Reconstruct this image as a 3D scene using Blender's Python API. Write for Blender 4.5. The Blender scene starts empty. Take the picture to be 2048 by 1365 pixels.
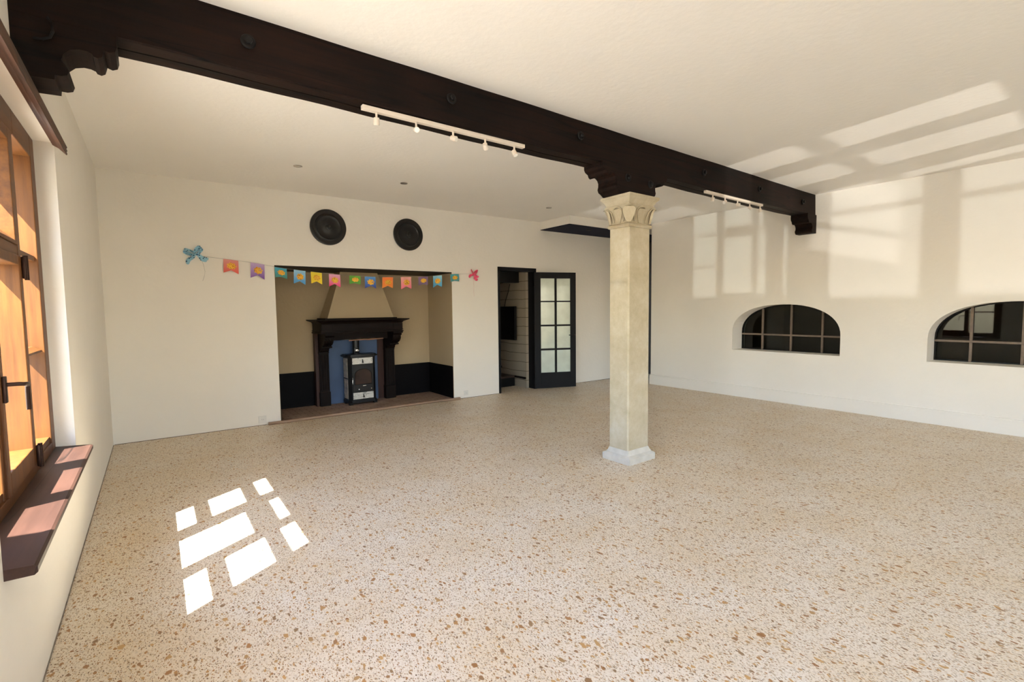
import bpy, bmesh, math, random
from mathutils import Vector, Matrix
random.seed(7)
S = bpy.context.scene
C = S.collection
PI = math.pi

# ------------------------------------------------------------------ mesh helpers
ORG = {}

def bm_new():
    return bmesh.new()

def box(bm, x0, x1, y0, y1, z0, z1, bev=0.0):
    x0, x1 = sorted((x0, x1)); y0, y1 = sorted((y0, y1)); z0, z1 = sorted((z0, z1))
    vs = [bm.verts.new(p) for p in ((x0,y0,z0),(x1,y0,z0),(x1,y1,z0),(x0,y1,z0),(x0,y0,z1),(x1,y0,z1),(x1,y1,z1),(x0,y1,z1))]
    fs = [bm.faces.new([vs[i] for i in f]) for f in ((3,2,1,0),(4,5,6,7),(0,1,5,4),(1,2,6,5),(2,3,7,6),(3,0,4,7))]
    if bev > 0:
        es = list({e for f in fs for e in f.edges})
        bmesh.ops.bevel(bm, geom=es, offset=bev, segments=2, profile=0.5, affect='EDGES')
    return vs

def prism(bm, pts, axis, a, b):
    """closed polygon pts (2 coords) extruded along axis from a to b; for 'y' pts are (x,z), 'x' (y,z), 'z' (x,y)"""
    def P(p, t):
        return {'y': (p[0], t, p[1]), 'x': (t, p[0], p[1]), 'z': (p[0], p[1], t)}[axis]
    A = [bm.verts.new(P(p, a)) for p in pts]; B = [bm.verts.new(P(p, b)) for p in pts]
    n = len(pts)
    bm.faces.new(A); bm.faces.new(B[::-1])
    for i in range(n):
        bm.faces.new((A[i], B[i], B[(i+1) % n], A[(i+1) % n]))

def frustum(bm, r0, z0, r1, z1):
    """r = (x0,x1,y0,y1) rectangles at two heights"""
    A = [bm.verts.new(p) for p in ((r0[0],r0[2],z0),(r0[1],r0[2],z0),(r0[1],r0[3],z0),(r0[0],r0[3],z0))]
    B = [bm.verts.new(p) for p in ((r1[0],r1[2],z1),(r1[1],r1[2],z1),(r1[1],r1[3],z1),(r1[0],r1[3],z1))]
    bm.faces.new(A[::-1]); bm.faces.new(B)
    for i in range(4):
        bm.faces.new((A[i], A[(i+1) % 4], B[(i+1) % 4], B[i]))

def stack(bm, secs):
    """loft rectangles (x0,x1,y0,y1,z) bottom to top"""
    rings = []
    for x0,x1,y0,y1,z in secs:
        rings.append([bm.verts.new(p) for p in ((x0,y0,z),(x1,y0,z),(x1,y1,z),(x0,y1,z))])
    bm.faces.new(rings[0][::-1]); bm.faces.new(rings[-1])
    for A, B in zip(rings, rings[1:]):
        for i in range(4):
            bm.faces.new((A[i], A[(i+1) % 4], B[(i+1) % 4], B[i]))

def lathe(bm, prof, c, axis='z', n=48):
    """prof list of (r, t) ; closed at ends when r==0"""
    def P(r, t, a):
        u, v = r*math.cos(a), r*math.sin(a)
        if axis == 'z': return (c[0]+u, c[1]+v, c[2]+t)
        if axis == 'y': return (c[0]+u, c[1]+t, c[2]+v)
        return (c[0]+t, c[1]+u, c[2]+v)
    rings = []
    for r, t in prof:
        if r < 1e-6: rings.append([bm.verts.new(P(0, t, 0))])
        else: rings.append([bm.verts.new(P(r, t, 2*PI*i/n)) for i in range(n)])
    for A, B in zip(rings, rings[1:]):
        for i in range(n):
            j = (i+1) % n
            if len(A) == 1 and len(B) == 1: continue
            if len(A) == 1: bm.faces.new((A[0], B[i], B[j]))
            elif len(B) == 1: bm.faces.new((A[i], B[0], A[j]))
            else: bm.faces.new((A[i], B[i], B[j], A[j]))
    for R in (rings[0], rings[-1]):
        if len(R) > 2:
            try: bm.faces.new(R)
            except ValueError: pass

def tube(bm, pts, r, n=8, caps=True):
    pts = [Vector(p) for p in pts]; rings = []
    up = Vector((0, 0, 1))
    for i, p in enumerate(pts):
        d = (pts[min(i+1, len(pts)-1)] - pts[max(i-1, 0)]).normalized()
        a = d.cross(up)
        if a.length < 1e-3: a = d.cross(Vector((0, 1, 0)))
        a.normalize(); b = d.cross(a).normalized()
        rr = r[i] if isinstance(r, (list, tuple)) else r
        rings.append([bm.verts.new(p + a*rr*math.cos(2*PI*k/n) + b*rr*math.sin(2*PI*k/n)) for k in range(n)])
    for A, B in zip(rings, rings[1:]):
        for k in range(n):
            bm.faces.new((A[k], A[(k+1) % n], B[(k+1) % n], B[k]))
    if caps:
        bm.faces.new(rings[0][::-1]); bm.faces.new(rings[-1])

def strip(bm, pts, wdir, w, th=0.0012):
    """ribbon: centre pts, width vector list or single, thickness th along normal"""
    pts = [Vector(p) for p in pts]
    ws = [Vector(wdir)]*len(pts) if not isinstance(wdir, list) else [Vector(q) for q in wdir]
    ww = w if isinstance(w, (list, tuple)) else [w]*len(pts)
    A = []; B = []; A2 = []; B2 = []
    for i, p in enumerate(pts):
        d = (pts[min(i+1, len(pts)-1)] - pts[max(i-1, 0)]).normalized()
        nrm = d.cross(ws[i]).normalized()*th
        A.append(bm.verts.new(p - ws[i]*ww[i]/2)); B.append(bm.verts.new(p + ws[i]*ww[i]/2))
        A2.append(bm.verts.new(p - ws[i]*ww[i]/2 + nrm)); B2.append(bm.verts.new(p + ws[i]*ww[i]/2 + nrm))
    n = len(pts)
    for i in range(n-1):
        bm.faces.new((A[i], B[i], B[i+1], A[i+1])); bm.faces.new((A2[i+1], B2[i+1], B2[i], A2[i]))
        bm.faces.new((A[i+1], A2[i+1], A2[i], A[i])); bm.faces.new((B[i], B2[i], B2[i+1], B[i+1]))
    bm.faces.new((A[0], A2[0], B2[0], B[0])); bm.faces.new((A[-1], B[-1], B2[-1], A2[-1]))

def transform(bm, f):
    for v in bm.verts:
        v.co = Vector(f(v.co))

def obj(name, bm, mat, parent=None, smooth=False, org=None):
    """links the bmesh as ONE object; vertices are given in world coordinates"""
    bmesh.ops.recalc_face_normals(bm, faces=bm.faces)
    if parent is None:
        if org is None:
            if len(bm.verts):
                xs = [v.co.x for v in bm.verts]; ys = [v.co.y for v in bm.verts]; zs = [v.co.z for v in bm.verts]
                org = Vector(((min(xs)+max(xs))/2, (min(ys)+max(ys))/2, min(zs)))
            else: org = Vector((0, 0, 0))
        org = Vector(org)
    else:
        org = ORG[parent.name]
    for v in bm.verts: v.co -= org
    me = bpy.data.meshes.new(name); bm.to_mesh(me); bm.free()
    o = bpy.data.objects.new(name, me); C.objects.link(o)
    mats = mat if isinstance(mat, (list, tuple)) else [mat]
    for m in mats: me.materials.append(m)
    if smooth:
        for p in me.polygons: p.use_smooth = True
        try: me.set_sharp_from_angle(angle=math.radians(40))
        except Exception: pass
    if parent is None: o.location = org
    else: o.parent = parent
    ORG[o.name] = org
    return o

def thing(name, label, cat, loc, group=None):
    o = bpy.data.objects.new(name, None); C.objects.link(o)
    o.location = loc; o.empty_display_size = 0.1
    ORG[o.name] = Vector(loc)
    o['label'] = label; o['category'] = cat
    if group: o['group'] = group
    return o

def tag(o, label, cat, group=None):
    o['label'] = label; o['category'] = cat
    if group: o['group'] = group
    return o

def struct(name, bm=None, mat=None, loc=None, smooth=False):
    if bm is None:
        o = bpy.data.objects.new(name, None); C.objects.link(o); o.location = loc; ORG[o.name] = Vector(loc)
    else:
        o = obj(name, bm, mat, smooth=smooth)
    o['kind'] = 'structure'
    return o

# ------------------------------------------------------------------ material helpers
def srgb(r, g, b):
    f = lambda c: ((c/255)/12.92 if c/255 <= 0.04045 else (((c/255)+0.055)/1.055)**2.4)
    return (f(r), f(g), f(b), 1)

def mat_new(name):
    m = bpy.data.materials.new(name); m.use_nodes = True
    nt = m.node_tree; bs = nt.nodes['Principled BSDF']
    return m, nt, bs

def nod(nt, t, **k):
    n = nt.nodes.new(t)
    for a, v in k.items():
        if a.startswith('i_'):
            n.inputs[a[2:].replace('_', ' ')].default_value = v
        else: setattr(n, a, v)
    return n

def ramp(nt, fac, stops, interp='LINEAR'):
    r = nt.nodes.new('ShaderNodeValToRGB'); r.color_ramp.interpolation = interp
    el = r.color_ramp.elements
    while len(el) < len(stops): el.new(0.5)
    for e, (p, c) in zip(el, stops): e.position = p; e.color = c
    nt.links.new(fac, r.inputs[0]); return r.outputs[0]

def mixc(nt, fac, a, b, mode='MIX'):
    m = nt.nodes.new('ShaderNodeMix'); m.data_type = 'RGBA'; m.blend_type = mode
    for s, v in ((0, fac), (6, a), (7, b)):
        if hasattr(v, 'is_linked') or isinstance(v, bpy.types.NodeSocket): nt.links.new(v, m.inputs[s])
        else: m.inputs[s].default_value = v
    return m.outputs[2]

def simple(name, col, rough=0.6, metal=0.0, spec=0.5, var=0.08, scale=6.0, bump=0.0, bscale=60.0):
    m, nt, bs = mat_new(name)
    tc = nod(nt, 'ShaderNodeTexCoord'); nz = nod(nt, 'ShaderNodeTexNoise', i_Scale=scale, i_Detail=4.0)
    nt.links.new(tc.outputs['Object'], nz.inputs['Vector'])
    lo = tuple(c*(1-var) for c in col[:3]) + (1,); hi = tuple(min(1, c*(1+var)) for c in col[:3]) + (1,)
    c = ramp(nt, nz.outputs[0], [(0.3, lo), (0.7, hi)])
    nt.links.new(c, bs.inputs['Base Color'])
    bs.inputs['Roughness'].default_value = rough; bs.inputs['Metallic'].default_value = metal
    bs.inputs['Specular IOR Level'].default_value = spec
    if bump > 0:
        n2 = nod(nt, 'ShaderNodeTexNoise', i_Scale=bscale, i_Detail=3.0)
        nt.links.new(tc.outputs['Object'], n2.inputs['Vector'])
        b = nod(nt, 'ShaderNodeBump', i_Strength=bump, i_Distance=0.004)
        nt.links.new(n2.outputs[0], b.inputs['Height']); nt.links.new(b.outputs[0], bs.inputs['Normal'])
    return m

def wood(name, dark, light, axis='x', rough=0.55, scale=1.0, bump=0.35, spec=0.4, cracks=True):
    m, nt, bs = mat_new(name)
    tc = nod(nt, 'ShaderNodeTexCoord'); mp = nod(nt, 'ShaderNodeMapping')
    st = {'x': (0.6, 9, 9), 'y': (9, 0.6, 9), 'z': (9, 9, 0.6)}[axis]
    mp.inputs['Scale'].default_value = tuple(s*scale for s in st)
    nt.links.new(tc.outputs['Object'], mp.inputs[0])
    nz = nod(nt, 'ShaderNodeTexNoise', i_Scale=3.0, i_Detail=8.0, i_Roughness=0.65)
    nt.links.new(mp.outputs[0], nz.inputs['Vector'])
    nb = nod(nt, 'ShaderNodeTexNoise', i_Scale=1.6, i_Detail=3.0)
    nt.links.new(tc.outputs['Object'], nb.inputs['Vector'])
    c1 = ramp(nt, nz.outputs[0], [(0.3, dark), (0.72, light)])
    sh = tuple(c*0.55 for c in dark[:3]) + (1,)
    f = ramp(nt, nb.outputs[0], [(0.35, (0, 0, 0, 1)), (0.7, (0.6, 0.6, 0.6, 1))])
    c = mixc(nt, f, c1, sh)
    if cracks:
        m2 = nod(nt, 'ShaderNodeMapping')
        s2 = {'x': (0.22, 5, 5), 'y': (5, 0.22, 5), 'z': (5, 5, 0.22)}[axis]
        m2.inputs['Scale'].default_value = tuple(s*scale for s in s2)
        nt.links.new(tc.outputs['Object'], m2.inputs[0])
        n3 = nod(nt, 'ShaderNodeTexNoise', i_Scale=1.7, i_Detail=1.5)
        nt.links.new(m2.outputs[0], n3.inputs['Vector'])
        k = ramp(nt, n3.outputs[0], [(0.482, (0, 0, 0, 1)), (0.5, (1, 1, 1, 1)), (0.512, (0, 0, 0, 1))])
        c = mixc(nt, k, c, tuple(q*0.3 for q in dark[:3]) + (1,))
    nt.links.new(c, bs.inputs['Base Color'])
    bs.inputs['Roughness'].default_value = rough; bs.inputs['Specular IOR Level'].default_value = spec
    b = nod(nt, 'ShaderNodeBump', i_Strength=bump, i_Distance=0.004)
    nt.links.new(nz.outputs[0], b.inputs['Height']); nt.links.new(b.outputs[0], bs.inputs['Normal'])
    return m

def plaster(name, col, var=0.03, bump=0.25):
    m, nt, bs = mat_new(name)
    geo = nod(nt, 'ShaderNodeNewGeometry')
    n1 = nod(nt, 'ShaderNodeTexNoise', i_Scale=1.3, i_Detail=5.0, i_Roughness=0.55)
    n2 = nod(nt, 'ShaderNodeTexNoise', i_Scale=22.0, i_Detail=4.0)
    for n in (n1, n2): nt.links.new(geo.outputs['Position'], n.inputs['Vector'])
    lo = tuple(c*(1-var) for c in col[:3]) + (1,)
    c = ramp(nt, n1.outputs[0], [(0.35, lo), (0.65, col)])
    # sparse scuff specks
    n3 = nod(nt, 'ShaderNodeTexNoise', i_Scale=9.0, i_Detail=6.0, i_Roughness=0.7)
    nt.links.new(geo.outputs['Position'], n3.inputs['Vector'])
    k = ramp(nt, n3.outputs[0], [(0.74, (0, 0, 0, 1)), (0.8, (0.35, 0.35, 0.35, 1))])
    c = mixc(nt, k, c, tuple(q*0.6 for q in col[:3]) + (1,))
    nt.links.new(c, bs.inputs['Base Color'])
    bs.inputs['Roughness'].default_value = 0.85; bs.inputs['Specular IOR Level'].default_value = 0.25
    b = nod(nt, 'ShaderNodeBump', i_Strength=bump, i_Distance=0.01)
    nt.links.new(n2.outputs[0], b.inputs['Height']); nt.links.new(b.outputs[0], bs.inputs['Normal'])
    return m

def glass_thin(name, tint=(0.93, 0.96, 0.95, 1), refl=0.10):
    m = bpy.data.materials.new(name); m.use_nodes = True; nt = m.node_tree; nt.nodes.clear()
    out = nod(nt, 'ShaderNodeOutputMaterial'); mx = nod(nt, 'ShaderNodeMixShader')
    tr = nod(nt, 'ShaderNodeBsdfTransparent'); gl = nod(nt, 'ShaderNodeBsdfGlossy')
    tr.inputs[0].default_value = tint; gl.inputs['Roughness'].default_value = 0.02
    lw = nod(nt, 'ShaderNodeLayerWeight'); lw.inputs[0].default_value = 0.5
    pw = nod(nt, 'ShaderNodeMath', operation='POWER'); pw.inputs[1].default_value = 5.0
    mt = nod(nt, 'ShaderNodeMath', operation='MULTIPLY_ADD'); mt.inputs[1].default_value = 1-refl; mt.inputs[2].default_value = refl/2
    mt.use_clamp = True
    nt.links.new(lw.outputs['Facing'], pw.inputs[0]); nt.links.new(pw.outputs[0], mt.inputs[0]); nt.links.new(mt.outputs[0], mx.inputs[0])
    nt.links.new(tr.outputs[0], mx.inputs[1]); nt.links.new(gl.outputs[0], mx.inputs[2])
    nt.links.new(mx.outputs[0], out.inputs[0]); return m

# --- floor: pale terrazzo with brown pebbles
def floor_mat():
    m, nt, bs = mat_new('pebble_terrazzo')
    geo = nod(nt, 'ShaderNodeNewGeometry')
    wn = nod(nt, 'ShaderNodeTexNoise', i_Scale=26.0, i_Detail=3.0)
    nt.links.new(geo.outputs['Position'], wn.inputs['Vector'])
    sub = nod(nt, 'ShaderNodeVectorMath', operation='SUBTRACT'); sub.inputs[1].default_value = (0.5, 0.5, 0.5)
    nt.links.new(wn.outputs['Color'], sub.inputs[0])
    def layer(scale, thr_lo, thr_hi, pick, seed, warp, stretch, rot):
        sc = nod(nt, 'ShaderNodeVectorMath', operation='SCALE'); sc.inputs['Scale'].default_value = warp
        nt.links.new(sub.outputs[0], sc.inputs[0])
        ad = nod(nt, 'ShaderNodeVectorMath', operation='ADD')
        nt.links.new(geo.outputs['Position'], ad.inputs[0]); nt.links.new(sc.outputs[0], ad.inputs[1])
        mp = nod(nt, 'ShaderNodeMapping'); mp.inputs['Location'].default_value = (seed, seed*0.7, 0)
        mp.inputs['Rotation'].default_value = (0, 0, rot); mp.inputs['Scale'].default_value = (stretch, 1, 1)
        nt.links.new(ad.outputs[0], mp.inputs[0])
        v = nod(nt, 'ShaderNodeTexVoronoi', i_Scale=scale, i_Randomness=1.0); v.voronoi_dimensions = '2D'
        nt.links.new(mp.outputs[0], v.inputs['Vector'])
        sep = nod(nt, 'ShaderNodeSeparateColor'); nt.links.new(v.outputs['Color'], sep.inputs[0])
        # per pebble size: threshold from random channel
        mr = nod(nt, 'ShaderNodeMapRange'); mr.inputs['From Min'].default_value = pick; mr.inputs['From Max'].default_value = 1.0
        mr.inputs['To Min'].default_value = thr_lo; mr.inputs['To Max'].default_value = thr_hi; mr.clamp = False
        nt.links.new(sep.outputs[0], mr.inputs[0])
        on = nod(nt, 'ShaderNodeMath', operation='GREATER_THAN'); on.inputs[1].default_value = pick
        nt.links.new(sep.outputs[0], on.inputs[0])
        d = nod(nt, 'ShaderNodeMath', operation='SUBTRACT'); nt.links.new(mr.outputs[0], d.inputs[0]); nt.links.new(v.outputs['Distance'], d.inputs[1])
        sm = nod(nt, 'ShaderNodeMath', operation='MULTIPLY'); sm.inputs[1].default_value = 22.0; sm.use_clamp = True
        nt.links.new(d.outputs[0], sm.inputs[0])
        mu = nod(nt, 'ShaderNodeMath', operation='MULTIPLY'); nt.links.new(sm.outputs[0], mu.inputs[0]); nt.links.new(on.outputs[0], mu.inputs[1])
        return mu.outputs[0], sep.outputs[1]
    nb = nod(nt, 'ShaderNodeTexNoise', i_Scale=2.2, i_Detail=5.0, i_Roughness=0.6)
    nf = nod(nt, 'ShaderNodeTexNoise', i_Scale=120.0, i_Detail=2.0)
    for n in (nb, nf): nt.links.new(geo.outputs['Position'], n.inputs['Vector'])
    base = ramp(nt, nb.outputs[0], [(0.3, FLOOR_A), (0.7, FLOOR_B)])
    fine = ramp(nt, nf.outputs[0], [(0.36, (0.86, 0.82, 0.75, 1)), (0.56, (1, 1, 1, 1))])
    c = mixc(nt, 1.0, base, fine, 'MULTIPLY')
    pal = [(0.0, srgb(110, 88, 64)), (0.2, srgb(146, 114, 76)), (0.4, srgb(178, 136, 84)), (0.6, srgb(150, 102, 60)), (0.8, srgb(192, 158, 112)), (1.0, srgb(130, 114, 94))]
    dark = [(0.0, srgb(96, 72, 48)), (0.5, srgb(134, 102, 66)), (1.0, srgb(112, 92, 70))]
    gold = [(0.0, srgb(150, 104, 62)), (0.25, srgb(184, 138, 86)), (0.5, srgb(200, 158, 102)), (0.75, srgb(142, 112, 80)), (1.0, srgb(176, 126, 78))]
    pale = [(0.0, srgb(196, 176, 146)), (0.5, srgb(212, 198, 178)), (1.0, srgb(184, 160, 128))]
    for scale, lo, hi, pick, seed, warp, stx, rot, P in (
        (40, 0.14, 0.34, 0.30, 1.3, 0.024, 1.7, 0.5, pale),
        (78, 0.14, 0.36, 0.62, 9.1, 0.014, 2.2, 2.0, pal),
        (33, 0.09, 0.20, 0.72, 17.9, 0.030, 3.0, 0.9, dark),
        (50, 0.12, 0.32, 0.66, 4.7, 0.018, 2.2, 1.1, pal),
        (27, 0.13, 0.32, 0.70, 12.3, 0.024, 1.7, 0.2, gold),
        (16, 0.14, 0.28, 0.80, 6.6, 0.034, 1.6, 2.6, gold)):
        k, r = layer(scale, lo, hi, pick, seed, warp, stx, rot)
        pc = ramp(nt, r, P)
        c = mixc(nt, k, c, pc)
    nt.links.new(c, bs.inputs['Base Color'])
    bs.inputs['Roughness'].default_value = 0.42; bs.inputs['Specular IOR Level'].default_value = 0.35
    b = nod(nt, 'ShaderNodeBump', i_Strength=0.12, i_Distance=0.003)
    nt.links.new(nf.outputs[0], b.inputs['Height']); nt.links.new(b.outputs[0], bs.inputs['Normal'])
    return m

FLOOR_A = srgb(226, 209, 182); FLOOR_B = srgb(235, 226, 212)
M = {}
M['wall'] = plaster('cream_plaster', srgb(240, 235, 226))
M['ceiling'] = plaster('ceiling_plaster', srgb(243, 239, 233), var=0.02)
M['niche'] = plaster('beige_recess_plaster', srgb(184, 165, 134))
M['floor'] = floor_mat()
M['beam'] = wood('dark_beam_oak', srgb(14, 8, 6), srgb(40, 23, 16), 'x', rough=0.65, spec=0.15)
M['beamy'] = wood('dark_trim_oak', srgb(58, 33, 20), srgb(102, 62, 38), 'y', rough=0.5)
M['iron'] = simple('black_iron', srgb(16, 12, 11), 0.6, 0.0, spec=0.3)
M['winwood'] = wood('stained_window_wood', srgb(88, 50, 18), srgb(126, 78, 30), 'z', rough=0.45, cracks=False, bump=0.15)
M['winwoody'] = wood('stained_window_rail_wood', srgb(88, 50, 18), srgb(126, 78, 30), 'y', rough=0.45, cracks=False, bump=0.15)
M['sill'] = wood('brown_sill_wood', srgb(58, 36, 29), srgb(84, 56, 46), 'y', rough=0.5, bump=0.1)
M['bronze'] = simple('dark_bronze', srgb(62, 42, 34), 0.4, 0.7)
M['glass'] = glass_thin('window_glass')
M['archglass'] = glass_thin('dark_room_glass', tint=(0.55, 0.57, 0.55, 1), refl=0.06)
M['black'] = simple('black_paint', srgb(12, 11, 11), 0.5, spec=0.25, var=0.15)
M['blackwood'] = wood('black_brown_wood', srgb(16, 10, 8), srgb(34, 21, 17), 'z', rough=0.55, spec=0.15, cracks=False)
M['blackwoodx'] = wood('black_brown_moulding', srgb(16, 10, 8), srgb(36, 22, 18), 'x', rough=0.55, spec=0.15, cracks=False)
M['dado'] = simple('dark_dado_paint', srgb(13, 10, 12), 0.6, spec=0.1, var=0.12)
M['hearth'] = None
M['navy'] = simple('navy_paint', srgb(10, 18, 44), 0.7, spec=0.15, var=0.05)
M['blue'] = simple('slate_blue_paint', srgb(70, 92, 128), 0.6, var=0.12, scale=3)
M['whiteplastic'] = simple('white_plastic', srgb(226, 222, 214), 0.4, var=0.02)
M['white'] = simple('white_enamel_rail', srgb(226, 214, 200), 0.4, var=0.02)
M['chrome'] = simple('brushed_chrome', srgb(200, 200, 200), 0.25, 1.0)
M['lens'] = simple('frosted_lens', srgb(246, 244, 238), 0.3, var=0.01)
M['stove'] = simple('black_cast_iron', srgb(14, 15, 19), 0.4, 0.1, var=0.2)
M['doorblack'] = simple('black_door_paint', srgb(14, 14, 18), 0.5, spec=0.2, var=0.08)
M['taupe'] = simple('taupe_window_bar', srgb(122, 106, 92), 0.6, var=0.15, scale=30)
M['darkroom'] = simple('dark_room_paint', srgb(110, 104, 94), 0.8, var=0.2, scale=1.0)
M['terrace'] = simple('terrace_stone', srgb(158, 150, 136), 0.9, var=0.08, scale=2)
M['yard'] = simple('dry_lawn', srgb(132, 134, 108), 0.95, var=0.2, scale=3)
M['outwall'] = simple('exterior_render', srgb(200, 186, 160), 0.9, var=0.06)
M['string'] = simple('grey_string', srgb(150, 150, 150), 0.8)
M['flame'] = simple('charred_brick', srgb(64, 46, 38), 0.8, var=0.4, scale=12)

def stone_mat():
    m, nt, bs = mat_new('weathered_limestone')
    geo = nod(nt, 'ShaderNodeNewGeometry')
    n1 = nod(nt, 'ShaderNodeTexNoise', i_Scale=5.0, i_Detail=8.0, i_Roughness=0.7)
    n2 = nod(nt, 'ShaderNodeTexNoise', i_Scale=34.0, i_Detail=5.0, i_Roughness=0.7)
    for n in (n1, n2): nt.links.new(geo.outputs['Position'], n.inputs['Vector'])
    c = ramp(nt, n1.outputs[0], [(0.3, srgb(172, 158, 130)), (0.55, srgb(190, 179, 155)), (0.75, srgb(202, 195, 178))])
    k = ramp(nt, n2.outputs[0], [(0.66, (0, 0, 0, 1)), (0.76, (0.5, 0.5, 0.5, 1))])
    c = mixc(nt, k, c, srgb(150, 134, 106))
    nt.links.new(c, bs.inputs['Base Color']); bs.inputs['Roughness'].default_value = 0.8
    bs.inputs['Specular IOR Level'].default_value = 0.3
    b = nod(nt, 'ShaderNodeBump', i_Strength=0.35, i_Distance=0.006)
    nt.links.new(n2.outputs[0], b.inputs['Height']); nt.links.new(b.outputs[0], bs.inputs['Normal'])
    return m
M['stone'] = stone_mat()
M['stonelight'] = simple('limewashed_stone', srgb(196, 191, 180), 0.85, var=0.12, scale=9, bump=0.4, bscale=40)

def hearth_mat():
    m, nt, bs = mat_new('worn_brown_tile')
    geo = nod(nt, 'ShaderNodeNewGeometry')
    n1 = nod(nt, 'ShaderNodeTexNoise', i_Scale=4.0, i_Detail=8.0, i_Roughness=0.7)
    nt.links.new(geo.outputs['Position'], n1.inputs['Vector'])
    br = nod(nt, 'ShaderNodeTexBrick'); br.inputs['Scale'].default_value = 3.2
    br.inputs['Mortar Size'].default_value = 0.012
    br.inputs['Color1'].default_value = srgb(150, 124, 108); br.inputs['Color2'].default_value = srgb(166, 140, 122)
    br.inputs['Mortar'].default_value = srgb(70, 56, 50)
    nt.links.new(geo.outputs['Position'], br.inputs['Vector'])
    k = ramp(nt, n1.outputs[0], [(0.45, (0, 0, 0, 1)), (0.7, (0.8, 0.8, 0.8, 1))])
    c = mixc(nt, k, br.outputs[0], srgb(180, 158, 140))
    nt.links.new(c, bs.inputs['Base Color']); bs.inputs['Roughness'].default_value = 0.6
    return m
M['hearth'] = hearth_mat()

def plank_mat():
    m, nt, bs = mat_new('white_painted_boards')
    geo = nod(nt, 'ShaderNodeNewGeometry'); sp = nod(nt, 'ShaderNodeSeparateXYZ')
    nt.links.new(geo.outputs['Position'], sp.inputs[0])
    nz = nod(nt, 'ShaderNodeTexNoise', i_Scale=2.5, i_Detail=3.0); nt.links.new(geo.outputs['Position'], nz.inputs['Vector'])
    a = nod(nt, 'ShaderNodeMath', operation='MULTIPLY_ADD'); a.inputs[1].default_value = 0.05
    nt.links.new(nz.outputs[0], a.inputs[0]); nt.links.new(sp.outputs[2], a.inputs[2])
    d = nod(nt, 'ShaderNodeMath', operation='DIVIDE'); d.inputs[1].default_value = 0.165; nt.links.new(a.outputs[0], d.inputs[0])
    f = nod(nt, 'ShaderNodeMath', operation='FRACT'); nt.links.new(d.outputs[0], f.inputs[0])
    k = ramp(nt, f.outputs[0], [(0.0, (1, 1, 1, 1)), (0.04, (1, 1, 1, 1)), (0.06, (0, 0, 0, 1))])
    c = mixc(nt, k, srgb(160, 148, 130), srgb(66, 56, 46))
    nt.links.new(c, bs.inputs['Base Color']); bs.inputs['Roughness'].default_value = 0.7
    return m
M['planks'] = plank_mat()

# ------------------------------------------------------------------ room dimensions
H = 3.0                 # ceiling
XL, XR = -0.42, 7.508   # left and right wall faces
YR = -3.2               # wall behind the camera
def yb(x): return 6.80 - 0.0227*(x - XL)      # back wall face (very slightly out of square)
def B(bm):               # lays geometry given as (x, depth behind wall face, z) onto the back wall
    transform(bm, lambda c: (c.x, yb(c.x) + c.y, c.z)); return bm

# floor and ceiling
b = bm_new(); box(b, XL-0.1, 11.2, YR-0.1, 9.0, -0.12, 0); struct('floor', b, M['floor'])
b = bm_new(); box(b, XL-0.4, 11.2, YR-0.3, 9.0, H, H+0.2); struct('ceiling', b, M['ceiling'])

# left wall with window openings (window_1 in view, window_4 beside the camera)
W1 = (2.14, 3.935, 0.61, 2.46); W4 = (-0.62, 1.80, 0.60, 2.46)
XO = XL-0.36
b = bm_new()
def wallbits(bm, x0, x1, ya, yc, ops):
    y = ya
    for (a, c, z0, z1) in sorted(ops):
        box(bm, x0, x1, y, a, -0.12, H)
        if z0 > -0.1: box(bm, x0, x1, a, c, -0.12, z0)
        box(bm, x0, x1, a, c, z1, H)
        y = c
    box(bm, x0, x1, y, yc, -0.12, H)
wallbits(b, XO, XL, YR, 6.95, [W1, W4])
box(b, XO, -0.63, W1[0], W1[1], 2.33, 2.46)       # outer lintel is lower
struct('wall_left', b, M['wall'])
# rear wall with three tall glazed openings
b = bm_new()
RO = [(0.0, 2.0), (2.2, 3.3), (4.02, 4.45), (4.67, 5.20), (5.54, 5.85)]
x = XL
for a, c in RO:
    box(b, x, a, YR-0.3, YR, -0.12, H); box(b, a, c, YR-0.3, YR, 2.35, H); x = c
box(b, x, XR+0.4, YR-0.3, YR, -0.12, H)
struct('wall_rear', b, M['wall'])

# right wall with two arched openings
def arch_pts(yc, z0=0.755, zs=1.03, a=0.765, h=0.445, n=28, off=0.0, e=2.25):
    a -= off; h -= off
    P = [(yc+a, z0+off)]
    for i in range(n+1):
        t = PI*i/n
        cx, sy = math.cos(t), math.sin(t)
        P.append((yc + a*math.copysign(abs(cx)**(2/e), cx), zs + h*abs(sy)**(2/e)))
    P.append((yc-a, z0+off))
    return P
AC = [3.31, 0.858]
XG = 7.83
ARX = (XR, XR+0.40)
Y_END = 5.66
b = bm_new()
edges = [(AC[1]-0.765, AC[1]+0.765), (AC[0]-0.765, AC[0]+0.765)]
y = YR
for (lo, hi), yc in zip(edges, (AC[1], AC[0])):
    box(b, ARX[0], ARX[1], y, lo, -0.12, H)
    box(b, ARX[0], ARX[1], lo, hi, -0.12, 0.755)
    P = arch_pts(yc)[1:-1]
    for p, q in zip(P, P[1:]):        # wall above the arch, in narrow vertical slices
        if abs(p[0]-q[0]) < 1e-6: continue
        prism(b, [(p[0], p[1]), (p[0], H), (q[0], H), (q[0], q[1])], 'x', ARX[0], ARX[1])
    y = hi
box(b, ARX[0], ARX[1], y, Y_END, -0.12, H)
bmesh.ops.remove_doubles(b, verts=b.verts, dist=1e-5)
struct('wall_right', b, M['wall'])
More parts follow.
